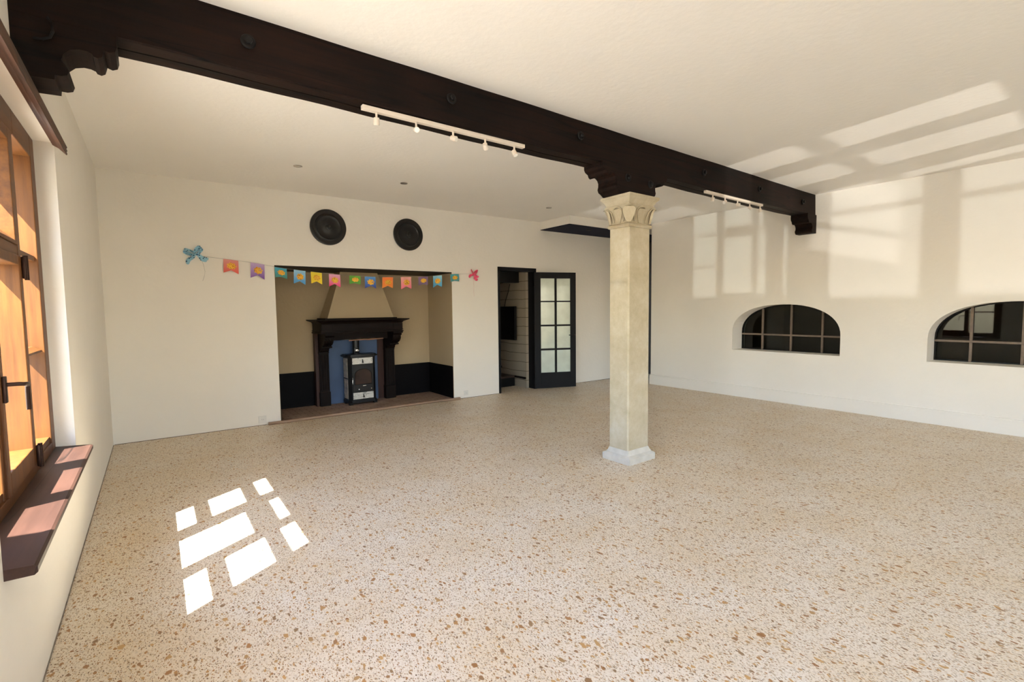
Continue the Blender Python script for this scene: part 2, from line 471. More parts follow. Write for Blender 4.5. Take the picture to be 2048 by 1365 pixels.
# dark room behind the arches
b = bm_new()
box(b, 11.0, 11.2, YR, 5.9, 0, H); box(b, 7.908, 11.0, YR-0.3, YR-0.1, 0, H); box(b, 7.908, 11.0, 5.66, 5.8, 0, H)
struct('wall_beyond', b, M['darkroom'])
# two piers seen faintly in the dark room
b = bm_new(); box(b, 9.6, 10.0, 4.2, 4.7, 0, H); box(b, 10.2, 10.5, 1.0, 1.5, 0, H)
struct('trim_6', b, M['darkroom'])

# baseboard along the right wall
b = bm_new()
prism(b, [(XR, 0), (XR-0.016, 0), (XR-0.016, 0.162), (XR-0.010, 0.172), (XR-0.014, 0.180), (XR-0.004, 0.192), (XR, 0.192)], 'y', YR, Y_END)
box(b, XR-0.016, XR+0.416, Y_END, Y_END+0.016, 0, 0.17)
struct('baseboard_right', b, M['wall'])

# back wall with fireplace recess and doorway
NX0, NX1, NZ, ND = 1.27, 3.83, 2.045, 0.84
DX0, DX1, DZ = 4.71, 5.52, 2.165
b = bm_new()
T = 0.15
for (x0, x1, z0, z1) in ((XL, NX0, -0.12, H), (NX0, NX1, NZ, H), (NX1, DX0, -0.12, H), (DX0, DX1, DZ, H), (DX1, 11.2, -0.12, H)):
    box(b, x0, x1, 0, T, z0, z1)
B(b); struct('wall_back', b, M['wall'])
b = bm_new()   # the recess itself
box(b, NX0, NX0+0.004, 0.004, T, 0, NZ-0.012)
box(b, NX0-0.15, NX0, T, ND, 0, NZ+0.1)
B(b); struct('wall_recess_left', b, M['niche'])
b = bm_new(); box(b, NX1-0.004, NX1, 0.004, T, 0, NZ-0.012); box(b, NX1, NX1+0.15, T, ND, 0, NZ+0.1); B(b); struct('wall_recess_right', b, M['niche'])
b = bm_new(); box(b, NX0-0.15, NX1+0.15, ND, ND+0.12, 0, NZ+0.1); B(b); struct('wall_recess_back', b, M['niche'])
b = bm_new(); box(b, NX0, NX1, 0.004, ND, NZ-0.012, NZ+0.02)
B(b); struct('trim_1', b, M['black'])                       # black painted head of the recess
b = bm_new()   # dark dado panels round the recess
box(b, NX0, NX0+0.012, 0.01, ND, 0.0, 0.535); box(b, NX1-0.012, NX1, 0.01, ND, 0, 0.535); box(b, NX0+0.012, NX1-0.012, ND-0.014, ND, 0, 0.535)
box(b, NX0+0.012, NX1-0.012, ND-0.022, ND-0.014, 0.515, 0.543); box(b, NX1-0.02, NX1-0.012, 0.01, ND-0.022, 0.515, 0.543); box(b, NX0+0.012, NX0+0.02, 0.01, ND-0.022, 0.515, 0.543)
B(b); struct('trim_2', b, M['dado'])

# lowered soffit over the right-hand passage, navy underneath
b = bm_new(); box(b, 5.634, 11.2, 5.90, yb(11)+0.3, 2.865, H); struct('trim_3', b, M['wall'])
b = bm_new()
v = [b.verts.new(p) for p in ((5.645, 5.91, 2.864), (11.1, 5.91, 2.864), (11.1, yb(11.1), 2.864), (5.645, yb(5.645), 2.864), (5.645, 5.91, 2.856), (11.1, 5.91, 2.856), (11.1, yb(11.1), 2.856), (5.645, yb(5.645), 2.856))]
for f in ((0,1,2,3),(7,6,5,4),(0,4,5,1),(1,5,6,2),(2,6,7,3),(3,7,4,0)): b.faces.new([v[i] for i in f])
struct('trim_4', b, M['navy'])
# passage end: narrow dark grey panel with frame
b = bm_new(); box(b, 7.60, 8.70, -0.05, 0.0, 0, 2.86); B(b)
struct('trim_5', b, simple('grey_panel', srgb(92, 84, 76), 0.6))

# dark uneven joint where the plaster meets the floor
b = bm_new()
box(b, XL, XL+0.004, YR, 6.78, 0.0, 0.006)
struct('baseboard_left', b, simple('dirty_joint', srgb(140, 128, 114), 0.9, var=0.5, scale=14))
b = bm_new()
for (x0, x1) in ((XL+0.01, 1.10), (3.93, 4.70), (5.535, 7.5)): box(b, x0, x1, -0.004, 0, 0, 0.005)
B(b); struct('baseboard_back', b, simple('dirty_joint_back', srgb(112, 98, 84), 0.9, var=0.5, scale=14))

# ------------------------------------------------------------------ window_1 (left wall)
XI, XB0, XB1 = -0.51, -0.56, -0.62
w1 = struct('window_1', loc=(-0.56, 3.0, 0.62))
YC0, YC1, YB0, YB1, YA0, YA1 = 2.29, 2.73, 2.81, 3.28, 3.395, 3.825
Z0, Z1 = 0.735, 2.335
def frame_bm():
    b = bm_new()
    box(b, XI, -0.63, YA1, W1[1], 0.62, 2.46, 0.004)                 # far stile
    box(b, XI, -0.63, W1[0], YC0, 0.62, 2.46, 0.004)                  # near stile
    box(b, XI-0.004, -0.626, 3.34, YA0, 0.66, 2.40, 0.004)           # mullions
    box(b, XI-0.004, -0.626, YC1, 2.76, 0.66, 2.40, 0.004)
    return b
obj('window_frame', frame_bm(), M['winwood'], w1)
b = bm_new()
box(b, XI, -0.63, YC0, YA0-0.0, 2.335, 2.46, 0.004); box(b, XI, -0.63, YA0, YA1, 2.335, 2.46, 0.004)
box(b, XI, -0.63, YC0, YA1, 0.60, 0.70, 0.004)
for (a, c) in ((YC0, YC1), (YA0, YA1)):
    box(b, XI-0.01, -0.625, a, c, 0.70, Z0)
    for z in (1.250, 1.775):
        hw = 0.016 if z < 1.5 else 0.024
        prism(b, [(XI-0.015, z-hw), (XI-0.015, z+hw-0.02), (XB0, z+hw), (XB1, z+hw), (XB1, z-hw)], 'y', a, c)
box(b, XI-0.006, -0.625, 2.76, 3.34, 1.735, 1.79, 0.004)             # transom over the sash
obj('window_rail', b, M['winwoody'], w1)
b = bm_new()                                                          # top light over the sash
box(b, XI, XB1, 2.76, YB0, 1.79, 2.335, 0.003); box(b, XI, XB1, YB1, 3.34, 1.79, 2.335, 0.003)
prism(b, [(XI, 1.79), (XI, 1.805), (XB0, 1.855), (XB1, 1.855), (XB1, 1.79)], 'y', YB0, YB1); box(b, XI, XB1, YB0, YB1, 2.28, 2.335, 0.003)
obj('top_light_frame', b, M['winwoody'], w1)
sash_b = bm_new()
box(sash_b, XI+0.006, XB1, 2.76, YB0, 0.70, 1.735, 0.004); box(sash_b, XI+0.006, XB1, YB1, 3.34, 0.70, 1.735, 0.004)
box(sash_b, XI+0.006, XB1, YB0, YB1, 0.70, 0.792, 0.004); box(sash_b, XI+0.006, XB1, YB0, YB1, 1.688, 1.735, 0.004)
sash = obj('sash', sash_b, M['winwood'], w1)
b = bm_new()                                                          # handle
box(b, XI+0.006, XI+0.018, 2.77, 2.802, 1.09, 1.20, 0.004)
tube(b, [(XI+0.012, 2.786, 1.165), (XI+0.055, 2.786, 1.165), (XI+0.066, 2.79, 1.163), (XI+0.068, 2.82, 1.16), (XI+0.066, 2.875, 1.155), (XI+0.062, 2.892, 1.145), (XI+0.06, 2.897, 1.12), (XI+0.06, 2.899, 1.04)], 0.0085, 10)
obj('handle', b, M['bronze'], sash, smooth=True)
for z in (1.68, 0.74):
    b = bm_new(); box(b, XI+0.006, XI+0.022, 3.325, 3.365, z-0.055, z+0.055, 0.005)
    tube(b, [(XI+0.02, 3.345, z-0.06), (XI+0.02, 3.345, z+0.06)], 0.009, 10)
    obj('hinge', b, M['bronze'], sash, smooth=True)
for (a, c, z0, z1) in ((YC0, YC1, 0.735, 1.234), (YC0, YC1, 1.266, 1.751), (YC0, YC1, 1.80, 2.335),
                       (YA0, YA1, 0.735, 1.234), (YA0, YA1, 1.266, 1.751), (YA0, YA1, 1.80, 2.335),
                       (YB0, YB1, 0.792, 1.688), (YB0, YB1, 1.868, 2.28)):
    b = bm_new(); box(b, -0.592, -0.588, a-0.008, c+0.008, z0-0.008, z1+0.008)
    obj('glass_pane', b, M['glass'], w1)
b = bm_new()                                                          # sill board
prism(b, [(-0.63, 0.660), (-0.350, 0.637), (-0.341, 0.631), (-0.341, 0.612), (-0.350, 0.604), (-0.63, 0.61)], 'y', 2.14, 3.935)
sl = obj('window_sill', b, M['sill'], w1)
# moulded wooden board over the window
b = bm_new()
prism(b, [(-0.42, 2.432), (-0.395, 2.418), (-0.362, 2.384), (-0.358, 2.392), (-0.361, 2.402), (-0.357, 2.410), (-0.362, 2.420), (-0.357, 2.430), (-0.364, 2.442), (-0.42, 2.462)], 'y', 2.05, 3.88)
tag(obj('wooden_pelmet', b, M['beamy']), 'moulded brown wooden pelmet board above the left window', 'pelmet')

# window_4: second window in the left wall beside the camera, under an added, unseen canopy that blocks the high sun
w4 = struct('window_4', loc=(-0.56, 0.6, 0.62))
b = bm_new()
ya, yc_ = W4[0], W4[1]
box(b, XI, -0.61, ya, ya+0.06, 0.62, 2.46); box(b, XI, -0.61, yc_-0.06, yc_, 0.62, 2.46)
box(b, XI, -0.61, 0.41, 0.76, 0.62, 2.46)
box(b, XI, -0.61, ya, yc_, 0.60, 0.68); box(b, XI, -0.61, ya, yc_, 2.40, 2.46); box(b, XI, -0.61, ya, yc_, 1.80, 1.86)
obj('window_frame', b, M['winwood'], w4)
b = bm_new(); box(b, XO-1.2, XO, -1.6, 1.68, 2.50, 2.58); struct('added_canopy_left', b, M['outwall'])
# rear glazed doors
w5 = struct('window_5', loc=(3.5, YR-0.2, 0))
b = bm_new()
for a, c in RO:
    box(b, a-0.03, a+0.012, YR-0.22, YR-0.16, 0, 2.35); box(b, c-0.012, c+0.03, YR-0.22, YR-0.16, 0, 2.35)
    if c-a > 0.9:
        m_ = (a+c)/2; box(b, m_-0.03, m_+0.03, YR-0.22, YR-0.16, 0, 2.35)
    for z in (0.68, 1.145, 1.50): box(b, a, c, YR-0.21, YR-0.17, z, z+0.05)
    box(b, a, c, YR-0.22, YR-0.16, 0, 0.15); box(b, a, c, YR-0.22, YR-0.16, 2.28, 2.35)
obj('window_frame', b, M['winwood'], w5)
b = bm_new(); box(b, XO-0.2, XR+1, YR-1.4, YR-0.3, 2.5, 2.6); struct('added_canopy_rear', b, M['outwall'])  # unseen canopy, added to keep direct sun out of the rear openings

# ------------------------------------------------------------------ arched windows
for idx, yc in ((2, AC[0]), (3, AC[1])):
    w = struct('window_%d' % idx, loc=(XG, yc, 0.76))
    b = bm_new()
    P = arch_pts(yc); Q = arch_pts(yc, off=0.014)
    for side in (0,):
        n = len(P)
        for i in range(n):
            j = (i+1) % n
            vs = [(XG-0.015, *P[i]), (XG-0.015, *P[j]), (XG-0.015, *Q[j]), (XG-0.015, *Q[i]), (XG+0.02, *P[i]), (XG+0.02, *P[j]), (XG+0.02, *Q[j]), (XG+0.02, *Q[i])]
            v = [b.verts.new(p) for p in vs]
            for f in ((0,1,2,3),(7,6,5,4),(0,4,5,1),(1,5,6,2),(2,6,7,3),(3,7,4,0)): b.faces.new([v[k] for k in f])
    obj('window_frame', b, M['black'], w)
    b = bm_new()
    for dy in (-0.43, 0.0, 0.43):
        e = 2.25; top = 1.03 + 0.445*(1-abs(dy/0.765)**e)**(1/e)
        box(b, XG-0.022, XG+0.01, yc+dy-0.013, yc+dy+0.013, 0.76, top-0.004, 0.003)
    box(b, XG-0.026, XG+0.012, yc-0.76, yc+0.76, 0.987, 1.013, 0.003)
    obj('glazing_bar', b, M['taupe'], w)
    b = bm_new(); prism(b, arch_pts(yc, off=0.008), 'x', XG+0.011, XG+0.015)
    obj('glass_pane', b, M['archglass'], w)

# ------------------------------------------------------------------ ceiling beam with its carved brackets
beam = thing('ceiling_beam', 'long dark oak ceiling beam crossing the room above the stone column', 'beam', (3.54, 3.0, 2.47))
b = bm_new()
# slightly wavy hand-hewn timber made of many sections
xs = [XL + (XR-XL)*i/60 for i in range(61)]
ring = []
for i, x in enumerate(xs):
    w_ = 0.004*math.sin(x*2.1) + 0.002*math.sin(x*7.3)
    z0 = 2.705 + 0.006*math.sin(x*1.7+1) + 0.002*math.sin(x*9)
    f = 2.902 + w_; r = 3.10
    ring.append([b.verts.new(p) for p in ((x, f+0.008, z0), (x, f, z0+0.008), (x, f+0.004, 2.86), (x, f+0.008, H), (x, r, H), (x, r, z0), (x, 3.012, z0), (x, 3.010, z0+0.012), (x, 3.002, z0+0.012), (x, 3.0, z0))])
for A, Bq in zip(ring, ring[1:]):
    n = len(A)
    for k in range(n): b.faces.new((A[k], Bq[k], Bq[(k+1) % n], A[(k+1) % n]))
b.faces.new(ring[0]); b.faces.new(ring[-1][::-1])
obj('timber', b, M['beam'], beam)
def smoothpoly(P, it=1):
    for _ in range(it):
        Q = [P[0]]
        for p, q in zip(P, P[1:]):
            Q.append((p[0]*0.75+q[0]*0.25, p[1]*0.75+q[1]*0.25)); Q.append((p[0]*0.25+q[0]*0.75, p[1]*0.25+q[1]*0.75))
        Q.append(P[-1]); P = Q
    return P
def bracket(prof, top_pts, y0=2.888, y1=3.105):
    b = bm_new(); prism(b, prof + top_pts, 'y', y0, y1)
    return b
LB = [(-0.074, 2.715), (-0.073, 2.668), (-0.080, 2.645), (-0.100, 2.635), (-0.119, 2.641), (-0.122, 2.628), (-0.128, 2.608), (-0.143, 2.598), (-0.158, 2.602), (-0.163, 2.612), (-0.180, 2.618), (-0.205, 2.618), (-0.236, 2.607), (-0.257, 2.585), (-0.267, 2.556), (-0.252, 2.535), (-0.243, 2.515), (-0.250, 2.495), (-0.270, 2.487), (-0.290, 2.487), (-0.292, 2.466), (-0.42, 2.458)]
obj('carved_bracket', bracket(LB, [(-0.42, 2.715)], 2.90, 3.10), M['beam'], beam)
CL = [(3.149, 2.715), (3.149, 2.680), (3.163, 2.660), (3.195, 2.645), (3.205, 2.622), (3.225, 2.612), (3.238, 2.622), (3.262, 2.632), (3.290, 2.630), (3.318, 2.612), (3.332, 2.585), (3.330, 2.555), (3.322, 2.530), (3.333, 2.505), (3.362, 2.492), (3.395, 2.470)]
CR = [(7.205-p[0], p[1]) for p in CL][::-1]
obj('carved_bracket', bracket(CL + CR, [], 2.885, 3.108), M['beam'], beam)
RB = [(7.508, 2.462), (7.395, 2.462), (7.372, 2.478), (7.362, 2.500), (7.378, 2.52), (7.385, 2.545), (7.372, 2.575), (7.345, 2.592), (7.318, 2.597), (7.305, 2.590), (7.290, 2.592), (7.265, 2.60), (7.255, 2.625), (7.232, 2.645), (7.225, 2.672), (7.228, 2.715), (7.508, 2.715)]
obj('carved_bracket', bracket(RB, [], 2.885, 3.105), M['beam'], beam)
for (x, z) in ((0.467, 2.862), (1.681, 2.870), (2.898, 2.872), (3.477, 2.617), (3.799, 2.604), (4.716, 2.862), (5.905, 2.856), (7.099, 2.85)):
    yf = 2.902 if z > 2.7 else 2.885
    b = bm_new(); lathe(b, [(0.0, 0.002), (0.036, 0.002), (0.036, -0.006), (0.030, -0.012), (0.0, -0.012)], (x, yf, z), 'y', 28)
    lathe(b, [(0.0, -0.010), (0.019, -0.010), (0.019, -0.026), (0.014, -0.031), (0.0, -0.031)], (x, yf, z), 'y', 6)
    obj('bolt', b, M['iron'], beam)
b = bm_new()                                                        # iron hook shape at the left end
tube(b, [(-0.30, 2.893, 2.72), (-0.287, 2.885, 2.70), (-0.285, 2.884, 2.66), (-0.295, 2.885, 2.635), (-0.32, 2.888, 2.622), (-0.35, 2.895, 2.62)], 0.006, 8)
obj('iron_strap', b, M['iron'], beam, smooth=True)

# ------------------------------------------------------------------ stone column
col = thing('stone_column', 'pale limestone column with square shaft and leaf capital', 'column', (3.615, 2.975, 0))
b = bm_new()
cx0, cx1, cy0, cy1 = 3.465, 3.765, 2.862, 3.085
mid = (cx0+cx1)/2
def sec(e, z): return (cx0-e, cx1+e, cy0-e, cy1+e, z)
def sec2(ex, ey, z): return (cx0-ex, cx1+ex, cy0-ey, cy1+ey, z)
stack(b, [sec2(0.040, 0.055, 0), sec2(0.041, 0.056, 0.025), sec2(0.041, 0.056, 0.055), sec2(0.030, 0.040, 0.066), sec2(0.016, 0.022, 0.075), sec2(0.012, 0.014, 0.092), sec2(0.003, 0.004, 0.118), sec(-0.01, 0.12)])
bmesh.ops.bevel(b, geom=[e for e in b.edges if abs(e.verts[0].co.z-e.verts[1].co.z) > 0.02], offset=0.006, segments=2, affect='EDGES')
obj('base', b, M['stonelight'], col)
b = bm_new()
c_ = 0.016
pts = [(cx0+c_, cy0), (cx1-c_*0.3, cy0), (cx1, cy0+c_*0.3), (cx1, cy1-c_*0.3), (cx1-c_*0.3, cy1), (cx0+c_*0.3, cy1), (cx0, cy1-c_*0.3), (cx0, cy0+c_*0.6)]
prism(b, pts, 'z', 0.115, 2.185)
obj('shaft', b, M['stone'], col)
# capital: neck ring, flared bell, abacus
b = bm_new()
stack(b, [sec(0.0, 2.18), sec(0.010, 2.186), sec(0.016, 2.198), sec(0.012, 2.212), sec(-0.004, 2.220), sec(0.0, 2.26), sec(0.006, 2.31), sec(0.018, 2.35), sec(0.034, 2.375), sec(0.03, 2.385)])
obj('bell', b, M['stone'], col)
b = bm_new()
stack(b, [sec(0.018, 2.372), sec(0.022, 2.392), sec(0.030, 2.404), sec(0.040, 2.424), sec(0.056, 2.442), sec(0.062, 2.446), sec(0.062, 2.468)])
obj('abacus', b, M['stone'], col)
def leaf(P0, P1, out, wid, tall=0.15, curl=0.022):
    """a carved leaf: fan strip running up the bell from P0 and curling outward; out = outward dir; wid = side dir"""
    b = bm_new(); n = 12
    L_, R_, L2, R2 = [], [], [], []
    o = Vector(out); w = Vector(wid)
    for i in range(n+1):
        t = i/n
        p = Vector(P0).lerp(Vector(P1), t)
        bulge = 0.006 + 0.010*t + curl*max(0, t-0.55)**1.4*3
        drop = -0.024*max(0, t-0.86)/0.14
        p = p + o*bulge + Vector((0, 0, drop))
        ww = (0.34 + 0.66*math.sin(min(1, t*1.25)*PI/2))*(1 - 0.75*max(0, t-0.72)/0.28)
        L_.append(b.verts.new(p - w*ww)); R_.append(b.verts.new(p + w*ww))
        q = p - o*0.02
        L2.append(b.verts.new(q - w*ww)); R2.append(b.verts.new(q + w*ww))
        ctr = None
    for i in range(n):
        b.faces.new((L_[i], R_[i], R_[i+1], L_[i+1])); b.faces.new((L2[i+1], R2[i+1], R2[i], L2[i]))
        b.faces.new((L_[i+1], L2[i+1], L2[i], L_[i])); b.faces.new((R_[i], R2[i], R2[i+1], R_[i+1]))
    b.faces.new((L_[0], L2[0], R2[0], R_[0])); b.faces.new((L_[-1], R_[-1], R2[-1], L2[-1]))
    return b
hw = (cx1-cx0)/2; hd = (cy1-cy0)/2; ym = (cy0+cy1)/2
for (P0, P1, out, wid) in (
    ((mid, cy0, 2.225), (mid, cy0-0.012, 2.372), (0, -1, 0), (0.055, 0, 0)),
    ((mid, cy1, 2.225), (mid, cy1+0.012, 2.372), (0, 1, 0), (0.055, 0, 0)),
    ((cx0, ym, 2.225), (cx0-0.012, ym, 2.372), (-1, 0, 0), (0, 0.045, 0)),
    ((cx1, ym, 2.225), (cx1+0.012, ym, 2.372), (1, 0, 0), (0, 0.045, 0)),
    ((cx0, cy0, 2.225), (cx0-0.016, cy0-0.016, 2.378), (-.707, -.707, 0), (0.042, -0.042, 0)),
    ((cx1, cy0, 2.225), (cx1+0.016, cy0-0.016, 2.378), (.707, -.707, 0), (0.042, 0.042, 0)),
    ((cx0, cy1, 2.225), (cx0-0.016, cy1+0.016, 2.378), (-.707, .707, 0), (0.042, 0.042, 0)),
    ((cx1, cy1, 2.225), (cx1+0.016, cy1+0.016, 2.378), (.707, .707, 0), (0.042, -0.042, 0))):
    obj('carved_leaf', leaf(P0, P1, out, wid), M['stone'], col, smooth=True)
# raised outlines carved round the leaves on each face
def face_pt(side, u, z):
    t_ = (z-2.225)/0.15; e = 0.004 + 0.030*max(0, t_)**2.2
    if side == 0: return (mid + u*(hw+e), cy0 - e - 0.004, z)
    if side == 1: return (cx0 - e - 0.004, ym + u*(hd+e), z)
    if side == 2: return (mid + u*(hw+e), cy1 + e + 0.004, z)
    return (cx1 + e + 0.004, ym + u*(hd+e), z)
for side in range(4):
    b = bm_new()
    tube(b, [face_pt(side, 0.36*math.cos(PI*k/12), 2.325 + 0.042*math.sin(PI*k/12)) for k in range(13)], 0.0065, 8)
    for sg in (-1, 1):
        tube(b, [face_pt(side, sg*q, z) for q, z in ((0.36, 2.325), (0.38, 2.29), (0.42, 2.255), (0.46, 2.232))], 0.004, 6)
        tube(b, [face_pt(side, sg*q, z) for q, z in ((0.50, 2.235), (0.55, 2.28), (0.63, 2.325), (0.78, 2.358), (1.0, 2.368))], 0.0065, 8)
    obj('carved_outline', b, M['stone'], col, smooth=True)

# ------------------------------------------------------------------ track lights under the beam
def track(name, label, x0, x1, heads, y=2.935, zt=2.698):
    t = thing(name, label, 'track light', ((x0+x1)/2, y, zt-0.027), 'white spotlight rails under the ceiling beam')
    b = bm_new(); box(b, x0, x1, y-0.018, y+0.018, zt-0.027, zt, 0.003); obj('rail', b, M['white'], t)
    for x, (dx, dy, dz) in heads:
        d = Vector((dx, dy, dz)).normalized()
        b = bm_new()
        p = Vector((x, y, zt-0.027))
        tube(b, [p + Vector((0, 0, 0.002)), p + Vector((0, 0, -0.042))], 0.007, 10)
        q = p + Vector((0, 0, -0.046))
        tube(b, [q - d*0.018, q - d*0.016, q + d*0.020, q + d*0.026], [0.010, 0.017, 0.0185, 0.0185], 18)
        s = obj('spotlight', b, M['white'], t, smooth=True)
        b = bm_new(); tube(b, [q + d*0.0262, q + d*0.0275], [0.016, 0.016], 18); obj('lens', b, M['lens'], s)
track('track_light', 'long white spotlight rail on the beam between left wall and column', 1.075, 2.325,
      [(1.166, (0.1, 0.3, -1)), (1.433, (-0.3, -1, -0.35)), (1.709, (0.5, -0.9, -0.35)), (1.973, (0.6, 0.6, -0.6)), (2.235, (0.1, -0.55, -0.9))])
track('track_light', 'white spotlight rail on the beam near the right wall', 4.80, 6.04,
      [(4.95, (-0.15, 0.2, -1)), (5.20, (-0.9, -0.1, -0.5)), (5.47, (0.3, -0.9, -0.2)), (5.75, (0.5, -0.5, -0.7)), (6.0, (0.1, -0.2, -1))])

# ------------------------------------------------------------------ recessed ceiling spots
for (x, y, z, lab) in ((1.314, 5.54, H, 'small flush ceiling spot nearest the left wall'), (2.528, 5.55, H, 'small flush ceiling spot above the fireplace recess, middle one'),
                    (4.953, 5.64, H, 'small flush ceiling spot in front of the black door')):
    t = thing('recessed_spot', lab, 'ceiling light', (x, y, z-0.006), 'round flush ceiling spots')
    b = bm_new(); lathe(b, [(0.030, -0.001), (0.046, -0.001), (0.046, -0.004), (0.040, -0.008), (0.030, -0.006)], (x, y, z), 'z', 32)
    obj('ring', b, M['chrome'], t, smooth=True)
    b = bm_new(); lathe(b, [(0, -0.001), (0.031, -0.001), (0.031, -0.003), (0, -0.003)], (x, y, z), 'z', 24)
    obj('lens', b, M['lens'], t)
t = thing('recessed_spot', 'small round spot in the navy blue soffit', 'ceiling light', (6.35, 6.15, 2.85))
b = bm_new(); lathe(b, [(0.030, -0.001), (0.048, -0.001), (0.048, -0.004), (0.040, -0.010), (0.030, -0.008)], (6.35, 6.15, 2.856), 'z', 32)
obj('ring', b, M['black'], t, smooth=True)
b = bm_new(); lathe(b, [(0, -0.001), (0.031, -0.001), (0.031, -0.004), (0, -0.004)], (6.35, 6.15, 2.856), 'z', 24)
obj('lens', b, M['chrome'], t)

# ------------------------------------------------------------------ two black wall discs
def disc(x, z, r, label):
    t = thing('wall_plate', label, 'wall plate', (x, yb(x), z-r), 'black round plates above the fireplace recess')
    b = bm_new()
    lathe(b, [(0, 0), (r*0.97, 0), (r, -0.010), (r*0.985, -0.022), (r*0.93, -0.026), (r*0.80, -0.017), (r*0.755, -0.020), (r*0.735, -0.030), (r*0.69, -0.032), (r*0.665, -0.022),
               (r*0.60, -0.016), (r*0.30, -0.024), (r*0.16, -0.030), (0, -0.032)], (x, yb(x), z), 'y', 72)
    obj('dish', b, M['plate'], t, smooth=True)
    b = bm_new(); lathe(b, [(0.0, -0.030), (0.042, -0.030), (0.040, -0.040), (0.022, -0.044), (0.016, -0.056), (0.0, -0.060)], (x, yb(x), z), 'y', 32)
    obj('boss', b, M['plate'], t, smooth=True)
M['plate'] = simple('black_lacquer', srgb(16, 14, 14), 0.3, var=0.1)
disc(1.955, 2.583, 0.240, 'larger round black plate on the wall, the left one')
disc(3.105, 2.575, 0.236, 'round black plate on the wall, the right one nearer the door')

# ------------------------------------------------------------------ bunting and bows
YS = -0.014
knotL = (0.455, 2.118); knotR = (4.175, 2.03)
FL = [(0.790, 2.088, 0.158, 0.165), (1.079, 2.056, 0.155, 0.19), (1.341, 2.011, 0.142, 0.13), (1.569, 1.988, 0.145, 0.18), (1.775, 1.970, 0.140, 0.155), (2.010, 1.951, 0.150, 0.17),
      (2.290, 1.940, 0.155, 0.118), (2.505, 1.933, 0.158, 0.165), (2.766, 1.934, 0.160, 0.16), (3.048, 1.946, 0.165, 0.18), (3.327, 1.958, 0.160, 0.13), (3.567, 1.981, 0.152, 0.18), (3.871, 2.015, 0.150, 0.12)]
FC = [((228, 150, 140), (236, 92, 72), 'orange red'), ((196, 168, 214), (120, 72, 166), 'purple'), ((72, 168, 196), (70, 140, 120), 'teal green'), ((150, 200, 230), (60, 150, 215), 'sky blue'),
      ((244, 216, 60), (250, 214, 40), 'yellow'), ((240, 170, 200), (238, 50, 120), 'hot pink'), ((110, 180, 60), (90, 160, 60), 'green'), ((90, 150, 215), (40, 50, 150), 'navy blue'),
      ((250, 130, 60), (250, 150, 60), 'orange'), ((240, 170, 160), (240, 110, 140), 'salmon pink'), ((130, 100, 140), (110, 90, 120), 'dull purple'), ((150, 210, 235), (40, 150, 200), 'light blue'), ((70, 160, 170), (90, 150, 150), 'teal')]
bt = thing('party_bunting', 'string of thirteen coloured party flags hung across the fireplace recess', 'bunting', (2.3, yb(2.3)+YS, 1.76))
SP = [knotL] + [(f[0], f[1]) for f in FL] + [knotR]
def spz(x):
    for (a, za), (c, zc) in zip(SP, SP[1:]):
        if a <= x <= c: return za + (zc-za)*(x-a)/(c-a)
    return SP[-1][1]
b = bm_new()
tube(b, [(x, yb(x)+YS, z+0.001) for x, z in SP], 0.0016, 6)
obj('string', b, M['string'], bt)
def flag_mat(i, c0, c1):
    m, nt, bs = mat_new('flag_paper_%d' % i)
    tc = nod(nt, 'ShaderNodeTexCoord'); sp = nod(nt, 'ShaderNodeSeparateXYZ'); nt.links.new(tc.outputs['Generated'], sp.inputs[0])
    c = ramp(nt, sp.outputs[2], [(0.0, srgb(*c1)), (0.9, srgb(*c0))])
    nt.links.new(c, bs.inputs['Base Color']); bs.inputs['Roughness'].default_value = 0.6
    return m
def print_mat():
    m, nt, bs = mat_new('printed_gold_rosette')
    tc = nod(nt, 'ShaderNodeTexCoord'); v = nod(nt, 'ShaderNodeTexVoronoi', i_Scale=55.0)
    nt.links.new(tc.outputs['Object'], v.inputs['Vector'])
    c = ramp(nt, v.outputs['Distance'], [(0.0, srgb(120, 62, 20)), (0.3, srgb(236, 150, 30)), (0.6, srgb(250, 205, 70)), (0.9, srgb(170, 90, 30))])
    nt.links.new(c, bs.inputs['Base Color']); bs.inputs['Roughness'].default_value = 0.5
    return m
PM = print_mat()
YAW = [0.05, -0.1, 0.45, 0.1, 0.1, -0.05, 0.15, -0.1, 0.05, -0.1, 0.5, 0.05, 0.3]
